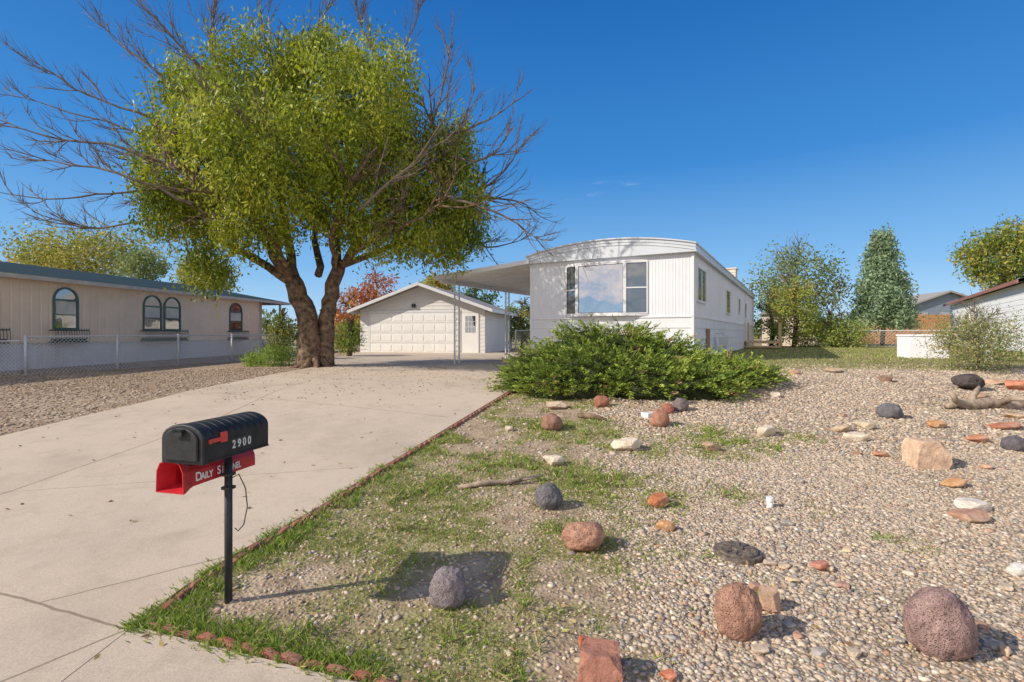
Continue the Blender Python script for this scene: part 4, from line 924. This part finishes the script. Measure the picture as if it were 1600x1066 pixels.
for (ax,ay,rx,ry,rzv) in JL:
    ns=int(370*rx*ry); zo=jz(ax,ay)
    for _ in range(ns):
        a=rj.uniform(0,2*math.pi); el=math.asin(rj.uniform(0,1)); d=Vector((math.cos(a)*math.cos(el),math.sin(a)*math.cos(el),math.sin(el)))
        lay=rj.uniform(.66,.86)
        s0=Vector((ax+d.x*rx*lay,ay+d.y*ry*lay,d.z*rzv*lay+.03+zo)); out=Vector((d.x/rx,d.y/ry,d.z/rzv*.7)).normalized()
        hz=Vector((ax+d.x,ay+d.y,0)); hz=hz.normalized() if hz.length>.01 else Vector((1,0,0))
        dr=(out*.65+hz*.55+Vector((rj.gauss(0,.35),rj.gauss(0,.35),.24+rj.gauss(0,.22)))).normalized(); L=rj.uniform(.2,.48)
        tone=rj.choice([(.20,.28,.045),(.28,.36,.06),(.13,.195,.038),(.36,.42,.08)])
        if rj.random()<.05: tone=(.36,.25,.12)
        nn_=28
        side=dr.cross(Vector((0,0,1))); side=side.normalized() if side.length>.01 else Vector((1,0,0))
        t=RNG.uniform(0,1,nn_)[:,None]; sp_=RNG.uniform(-1,1,(nn_,1))*(1-t*.8)*.11
        cen=np.array(s0)+np.array(dr)*t*L+np.array(side)*sp_+RNG.normal(size=(nn_,3))*.015+np.array([0,0,-.08])*t*t; cn_.append(cen)
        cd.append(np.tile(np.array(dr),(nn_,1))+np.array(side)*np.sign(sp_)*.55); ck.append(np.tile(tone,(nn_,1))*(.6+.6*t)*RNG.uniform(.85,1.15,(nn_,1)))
cn_=np.vstack(cn_)
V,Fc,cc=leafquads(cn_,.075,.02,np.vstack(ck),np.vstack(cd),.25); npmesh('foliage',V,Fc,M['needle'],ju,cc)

# ---------------------------------------------------------------- right side buildings
rh=empty('neighbour_house',(19.3,19.2,.8),-R(34),'white sided house with red brown fascia at the right edge','house')
f=MB(); f.clap(0,19,0,.0,2.85,.2,.015,-1,'y'); f.clap(0,8,19,.0,2.85,.2,.015,1,'x'); f.box(.02,8,-.0,18.95,0,2.82); f.build('wall',M['shed_white'],rh)
f=MB(); vs=[(-.3,-.4,2.82),(-.3,19.4,2.82),(4,19.4,4.1),(4,-.4,4.1),(8.4,-.4,2.82),(8.4,19.4,2.82)]; f.add(vs+[(a,b,c+.12) for a,b,c in vs],[(0,1,2,3),(3,2,5,4),(6,9,8,7),(9,10,11,8),(0,6,7,1),(4,5,11,10)]); r2=f.build('roof',M['gshingle'],rh)
f=MB(); f.box(-.35,-.305,-.42,19.42,2.80,2.94); f.build('fascia',M['redbrown'],r2)
f=MB(); f.box(-.06,-.021,11.5,12.9,1.0,2.1); wo=f.build('window',M['white_trim'],rh); f=MB(); f.box(-.07,-.06,11.6,12.8,1.1,2.0); f.build('pane',M['glass'],wo)
p=G(1450,560); wb=empty('storage_box',(p.x,p.y,p.z),-.3,'low white rectangular storage box on the right lawn','box')
f=MB(); f.box(-.45,.5,0,.8,-.05,.6); f.build('body',M['shed_white'],wb,bevel=.02); f=MB(); f.box(-.47,.52,-.02,.82,.6,.66); f.build('lid',M['shed_white'],wb,bevel=.02)
p=G(1590,567); bt=empty('garden_bench',p,-.6,'low white bench at the right edge','bench')
f=MB(); f.box(-.6,.8,0,.4,.36,.42); f.build('seat',M['white_trim'],bt)
for a in (-.5,.7):
    f=MB(); f.box(a-.04,a+.04,.03,.37,0,.36); f.build('leg',M['white_trim'],bt)
bh=empty('distant_house',(46,60,.8),-.2,'blue grey house with grey roof far behind the wooden fence','house')
f=MB(); f.box(0,9,0,7,0,4.0); f.add([(0,-.01,4.0),(9,-.01,4.0),(4.5,-.01,5.6)],[(0,1,2)]); f.build('wall',M['greyhouse'],bh)
f=MB()
vs=[(-.6,-.5,3.75),(4.5,-.5,5.7),(9.6,-.5,3.75),(-.6,7.5,3.75),(4.5,7.5,5.7),(9.6,7.5,3.75)]; f.add(vs+[(a,b,c+.2) for a,b,c in vs],[(0,1,4,3),(1,2,5,4),(6,9,10,7),(7,10,11,8),(0,6,7,1),(1,7,8,2)]); f.build('roof',M['gshingle'],bh)
f=MB(); f.box(3.6,5.4,-.05,0,2.2,3.4); f.build('window',M['glass'],bh); f=MB(); f.box(.8,2.4,-.05,0,2.2,3.4); f.build('window',M['glass'],bh)
wf=empty('wooden_fence',(28,41,.8),0,'brown wooden board fence behind the lawn','fence'); f=MB()
for k in range(64):
    f.box(k*.15,k*.15+.135,0,.02,0,2.45+.03*math.sin(k*1.7))
f.build('boards',M['wood'],wf)
f=MB(); f.box(0,9.6,.02,.08,.4,.5); f.box(0,9.6,.02,.08,1.7,1.8); f.build('rails',M['wood'],wf)
ts=empty('tan_shed',(16.6,34,.8),-R(29),'small tan shed behind the far end of the mobile home','shed')
f=MB(); f.box(0,3,0,3,0,2.2); f.build('wall',M['cream'],ts); f=MB(); f.prism([(-.2,2.2),(3.2,2.2),(1.5,3.0)],lambda q:(q[0],-.2,q[1]),lambda q:(q[0],3.2,q[1])); f.build('roof',M['gshingle'],ts)
